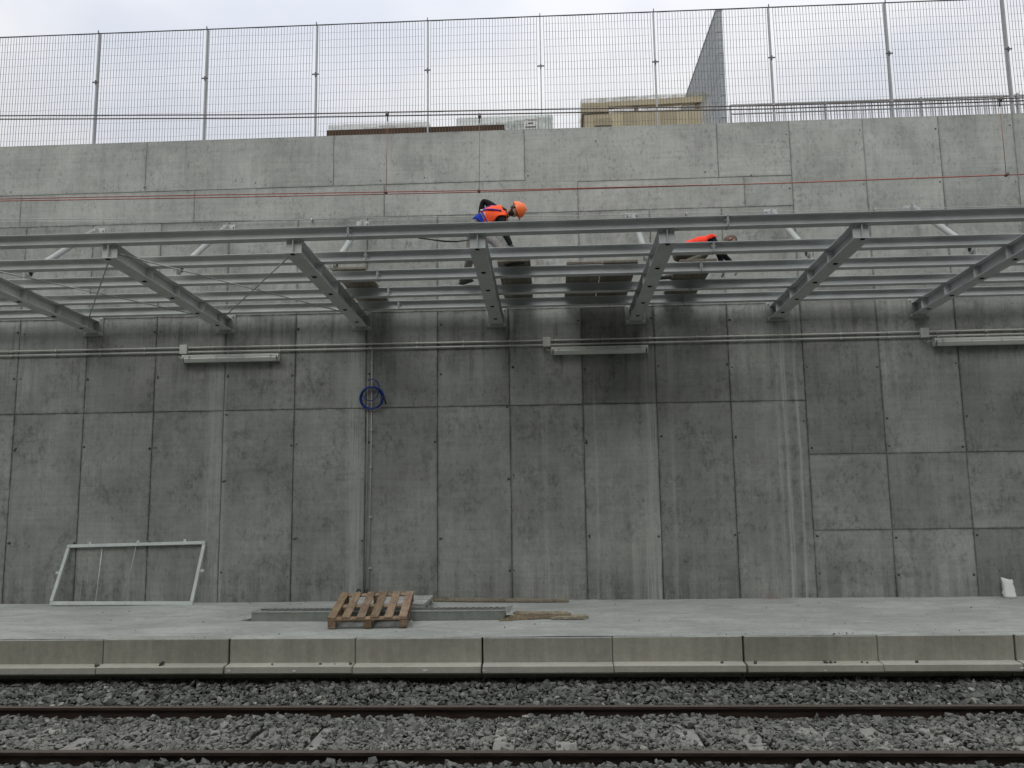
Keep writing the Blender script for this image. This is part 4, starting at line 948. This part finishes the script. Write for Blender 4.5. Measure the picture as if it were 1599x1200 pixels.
def hand(parent, wrist, direc, palm_n, mat='skin', s=1.0):
    w, d, n = Vector(wrist), Vector(direc).normalized(), Vector(palm_n); n = (n-d*n.dot(d)).normalized(); x = d.cross(n); m = MB()
    m.tube([w-d*.01*s, w+d*.03*s, w+d*.075*s, w+d*.095*s], [.024*s, .034*s, .038*s, .030*s], 10)
    for i, (o_, L) in enumerate(((-.028, .068), (-.010, .078), (.009, .074), (.027, .060))):
        a = w+d*.085*s+x*o_*s; b = a+d*L*.45*s+n*.008; c = b+d*L*.3*s+n*.020*s; e = c+d*L*.15*s+n*.022*s
        m.tube([a-d*.01, b, c, e], [.0095*s, .009*s, .008*s, .006*s], 7)
    a = w+d*.03*s-x*.028*s; m.tube([a, a-x*.025*s+d*.02*s+n*.01, a-x*.035*s+d*.05*s+n*.02, a-x*.032*s+d*.068*s+n*.026], [.012*s, .011*s, .010*s, .007*s], 7)
    return m.build('hand', mat, parent)
def boot(parent, ankle, toe, mat, name='boot'):
    a, t_ = Vector(ankle), Vector(toe); d = (t_-a); d.z = 0; d.normalize(); u = Vector((0, 0, 1)); x = d.cross(u); m = MB()
    secs = [(-.075, .030, .05, .036), (-.055, .038, .12, .040), (-.01, .042, .13, .042), (.05, .044, .085, .044), (.11, .047, .06, .046), (.165, .045, .048, .042), (.195, .028, .028, .026)]
    n = 10; vs = []; zb = a.z-.075
    for l, w_, h, _ in secs:
        c = Vector((a.x, a.y, zb))+d*l
        for k in range(n):
            t = 2*math.pi*k/n; yy = math.copysign(abs(math.sin(t))**.7, math.sin(t)); vs.append(c+x*(w_*math.cos(t))+u*(h/2+h/2*yy))
    fs = [(i*n+k, i*n+(k+1) % n, (i+1)*n+(k+1) % n, (i+1)*n+k) for i in range(len(secs)-1) for k in range(n)]+[tuple(range(n)), tuple(range((len(secs)-1)*n, len(secs)*n))]
    m.add(vs, fs, 0, True)
    m2 = []
    o = m.build(name, [mat], parent)
    so = MB().cbox((-.08, -.048, -.014), (.20, .048, .006), .006, 0, Matrix(((d.x, x.x, 0, a.x), (d.y, x.y, 0, a.y), (0, 0, 1, zb), (0, 0, 0, 1)))).build('boot_sole', 'black', o)
    return o
def head(parent, c, face, crown, skinm, hairm, hair_full=True, beard=False, r=.105):
    """detailed head surface: skull, jaw, nose, ears, eyes; face and crown are directions"""
    c, f, u = Vector(c), Vector(face).normalized(), Vector(crown).normalized(); f = (f-u*f.dot(u)).normalized(); s = f.cross(u)
    m = MB(); nu, nv = 24, 18; vs = []
    for j in range(nv+1):
        th = math.pi*j/nv
        for i in range(nu):
            ph = 2*math.pi*i/nu; x_ = math.sin(th)*math.cos(ph); y_ = math.sin(th)*math.sin(ph); z_ = math.cos(th)
            X_ = x_*.95; Y_ = y_*.76; Z_ = z_*1.15
            if z_ < 0 : Y_ *= 1+.22*z_; X_ *= 1+(.05 if x_ > 0 else .25)*z_
            if x_ > .75 and abs(y_) < .22 and -.35 < z_ < .12: X_ += .20*(1-abs(y_)/.22)*(1-abs(z_+.12)/.25 if abs(z_+.12) < .25 else 0)
            if x_ > .6 and .10 < abs(y_) < .45 and .02 < z_ < .22: X_ -= .06
            vs.append(c+(f*X_+s*Y_+u*Z_)*r)
    fs = []; mi = []
    for j in range(nv):
        for i in range(nu):
            fs.append((j*nu+i, j*nu+(i+1) % nu, (j+1)*nu+(i+1) % nu, (j+1)*nu+i))
            th = math.pi*(j+.5)/nv; ph = 2*math.pi*(i+.5)/nu; x_ = math.sin(th)*math.cos(ph); y_ = math.sin(th)*math.sin(ph); z_ = math.cos(th)
            k = 0
            if hair_full and (z_ > .55 or (x_ < .15 and z_ > -.45)): k = 1
            if beard and x_ > .1 and z_ < -.32: k = 1
            if beard and x_ > .5 and abs(y_) < .4 and -.38 < z_ < -.26: k = 1
            mi.append(k)
    m.add(vs, fs, 0, True); m.m = mi
    for sd in (-1, 1):
        e = c+(f*.80+s*.30*sd+u*.10)*r; m.tube([e, e+f*.012], [.012, .004], 8, 2)
        b = c+(f*.83+s*.30*sd+u*.26)*r; m.tube([b-s*.016, b+s*.016], .005, 6, 1)
        q = c+(s*.76*sd-f*.02-u*.02)*r; m.tube([q-u*.024, q+u*.0-f*.004+s*sd*.010, q+u*.026], [.010, .013, .009], 8, 0)
    mo = c+(f*.90-u*.50)*r; m.tube([mo-s*.022, mo+f*.004, mo+s*.022], .0055, 6, 3)
    return m.build('head', [skinm, hairm, 'hole', 'vest_red'] if False else [skinm, hairm, 'hole', 'skin'], parent)

# -- stooping worker with harness and helmet
t = thing('person', 'worker in orange helmet, orange vest and violet harness, stooping over the canopy frame', 'person', (-.9, 11.3, 5.42))
J = {
 'hip': ((-1.00, 11.30, 6.10), .125, .135), 'waist': ((-.88, 11.30, 6.20), .125, .14), 'chest': ((-.70, 11.28, 6.285), .145, .16), 'upper': ((-.60, 11.27, 6.30), .115, .13), 'neck': ((-.52, 11.255, 6.305), .052), 'skull': ((-.46, 11.24, 6.315), .05),
 'shf': ((-.68, 11.43, 6.43), .068), 'elf': ((-.90, 11.50, 6.60), .054), 'wrf': ((-.95, 11.47, 6.34), .034),
 'shn': ((-.60, 11.14, 6.20), .068), 'eln': ((-.575, 11.08, 5.98), .052), 'wrn': ((-.47, 11.00, 5.74), .036),
 'hpn': ((-1.02, 11.20, 6.06), .105), 'knn': ((-.74, 10.98, 5.83), .068), 'ann': ((-.47, 10.86, 5.50), .042),
 'hpf': ((-1.04, 11.40, 6.05), .105), 'knf': ((-1.10, 11.42, 5.66), .070), 'anf': ((-1.23, 11.80, 5.50), .044)}
Eg = [('hip', 'waist'), ('waist', 'chest'), ('chest', 'upper'), ('upper', 'neck'), ('neck', 'skull'), ('chest', 'shf'), ('shf', 'elf'), ('elf', 'wrf'), ('chest', 'shn'), ('shn', 'eln'), ('eln', 'wrn'), ('hip', 'hpn'), ('hpn', 'knn'), ('knn', 'ann'), ('hip', 'hpf'), ('hpf', 'knf'), ('knf', 'anf')]
Rg = [('hip', 'waist', 1), ('waist', 'chest', 0), ('chest', 'upper', 0), ('upper', 'neck', 0), ('neck', 'skull', 2), ('chest', 'shf', 0), ('chest', 'shn', 0), ('shf', 'elf', 0), ('elf', 'wrf', 0), ('shn', 'eln', 0), ('eln', 'wrn', 0), ('hpn', 'knn', 1), ('knn', 'ann', 1), ('hpf', 'knf', 1), ('knf', 'anf', 1)]
body, own = skin_body('body', J, Eg, Rg, 'hip', t, ['jacket', 'trousers', 'skin'])
ax0, ax1 = Vector(J['hip'][0]), Vector(J['upper'][0]); axd = (ax1-ax0).normalized(); axl = (ax1-ax0).length
def along(c): return (c-ax0).dot(axd)/axl
shell('vest', body, own, lambda ow, c: ow[0] in (0, 1, 2, 5, 6) and .38 < along(c) < 1.10, .018, ['vest', 'reflective'], t, lambda c, ow: .42 < along(c) < .50)
shell('work_belt_cloth', body, own, lambda ow, c: ow[0] in (0, 1) and .10 < along(c) < .42, .012, 'shorts', t)
ns = Vector((.0, -1, 0)); upn = axd.cross(ns).normalized()
if upn.z < 0: upn = -upn
from mathutils.bvhtree import BVHTree
bt = BVHTree.FromPolygons([v.co+org(t) for v in body.data.vertices], [tuple(p.vertices) for p in body.data.polygons])
def onb(f_, ang_, off=.026):
    c = ax0+axd*(axl*f_); d = (Vector((0, -1, 0))*math.cos(ang_)+upn*math.sin(ang_)).normalized()
    h = bt.ray_cast(c+d*.5, -d)
    return (h[0] if h[0] is not None and (h[0]-c).length < .24 else c+d*.16)+d*off
hz = MB()
for a0, a1, f0, f1 in ((R(112), R(48), 1.0, .40), (R(0), R(62), .98, .40)):
    hz.tube([onb(f0+(f1-f0)*k/11, a0+(a1-a0)*k/11) for k in range(12)], .013, 6)
hz.tube([onb(.41, R(a)) for a in range(-60, 150, 15)], .013, 6)
hz.build('harness', 'strap', t)
MB().cbox((-.02, -.02, -.012), (.02, .02, .012), .004, 0, Matrix.Translation(onb(.44, R(52), .035))).build('harness_ring', 'bolt', t)
hc = Vector((-.405, 11.225, 6.335)); hf = Vector((.18, -.42, -.88)); hu = Vector((.93, 0, .30))
hd = head(t, hc, hf, hu, 'skin', 'hair', True, True, .105)
# helmet
f, u = hf.normalized(), hu.normalized(); f = (f-u*f.dot(u)).normalized(); s = f.cross(u); m = MB(); vs = []; nu, nv = 24, 9
for j in range(nv+1):
    th_ = math.pi*.5*j/nv
    for i in range(nu):
        ph = 2*math.pi*i/nu; rr = 1+(.05 if abs(math.sin(ph)) < .28 else 0)*math.sin(th_)
        vs.append(hc+u*.020+(f*math.sin(th_)*math.cos(ph)*.138*rr+s*math.sin(th_)*math.sin(ph)*.118*rr+u*math.cos(th_)*.125))
m.add(vs, [(j*nu+i, j*nu+(i+1) % nu, (j+1)*nu+(i+1) % nu, (j+1)*nu+i) for j in range(nv) for i in range(nu)], 0, True)
vs = []
for i in range(nu):
    ph = 2*math.pi*i/nu; e_ = 1.0; pk = 1.32 if math.cos(ph) > .3 else 1.08
    a = f*math.cos(ph)*.138+s*math.sin(ph)*.118; vs += [hc+u*.020+a*.99, hc+u*.012+a*pk, hc+u*.004+a*pk, hc+u*.010+a*.99]
m.add(vs, [(i*4+k, i*4+(k+1) % 4, ((i+1) % nu)*4+(k+1) % 4, ((i+1) % nu)*4+k) for i in range(nu) for k in range(4)], 0, True)
m.tube([hc+u*.145-f*.10, hc+u*.152, hc+u*.145+f*.08], [.008, .010, .008], 6)
m.build('helmet', 'helmet', t)
hand(t, J['wrn'][0], Vector(J['wrn'][0])-Vector(J['eln'][0]), (-1, 0, 0), 'black'); hand(t, J['wrf'][0], Vector((.2, -.3, -.9)), (0, -1, 0), 'black')
boot(t, J['ann'][0], (-.25, 10.75, 5.43), 'trainer'); boot(t, J['anf'][0], (-1.05, 11.6, 5.4), 'boot')
MB().tube([(-1.08, 11.1, 5.87), (-1.25, 11.05, 5.835), (-1.42, 11.0, 5.83), (-1.62, 10.98, 5.855), (-1.78, 10.98, 5.885), (-1.85, 10.98, 5.91)], [.006, .012, .014, .010, .014, .010], 7).build('lanyard', 'black', t)

# -- crouching worker
t = thing('person', 'bare-headed worker in red vest and khaki trousers crouching on the canopy frame', 'person', (2.1, 11.5, 5.42))
J2 = {
 'hip': ((2.00, 11.50, 5.715), .12, .135), 'waist': ((2.14, 11.49, 5.775), .11, .13), 'chest': ((2.33, 11.45, 5.775), .155, .17), 'upper': ((2.46, 11.46, 5.80), .085, .11), 'neck': ((2.545, 11.45, 5.805), .050), 'skull': ((2.61, 11.445, 5.82), .05),
 'shf': ((2.42, 11.62, 5.86), .066), 'elf': ((2.66, 11.70, 5.73), .046), 'wrf': ((2.80, 11.62, 5.53), .029),
 'shn': ((2.41, 11.27, 5.835), .080), 'eln': ((2.50, 11.24, 5.60), .046), 'wrn': ((2.57, 11.40, 5.47), .029),
 'hpn': ((1.98, 11.40, 5.69), .095), 'knn': ((2.33, 11.24, 5.60), .068), 'ann': ((1.97, 11.34, 5.50), .042),
 'hpf': ((1.98, 11.60, 5.69), .095), 'knf': ((2.30, 11.72, 5.55), .066), 'anf': ((1.90, 11.78, 5.50), .042)}
body, own = skin_body('body', J2, Eg, Rg, 'hip', t, ['jacket', 'trousers2', 'skin'])
bx0, bx1 = Vector(J2['hip'][0]), Vector(J2['upper'][0]); bxd = (bx1-bx0).normalized(); bxl = (bx1-bx0).length
al2 = lambda c: (c-bx0).dot(bxd)/bxl
shell('vest', body, own, lambda ow, c: ow[0] in (0, 1, 2, 5, 6) and -.1 < al2(c) < 1.05, .018, ['vest_red', 'reflective'], t, lambda c, ow: .30 < al2(c) < .37)
head(t, (2.70, 11.43, 5.845), (.55, -.15, -.75), (.75, 0, .62), 'skin', 'grey_hair', True, False, .102)
hand(t, J2['wrn'][0], (.25, .3, -.9), (-1, 0, 0), 'trainer'); hand(t, J2['wrf'][0], (.2, -.3, -.9), (-1, 0, 0), 'trainer')
boot(t, J2['ann'][0], (1.75, 11.38, 5.4), 'boot'); boot(t, J2['anf'][0], (1.70, 11.82, 5.4), 'trainer')
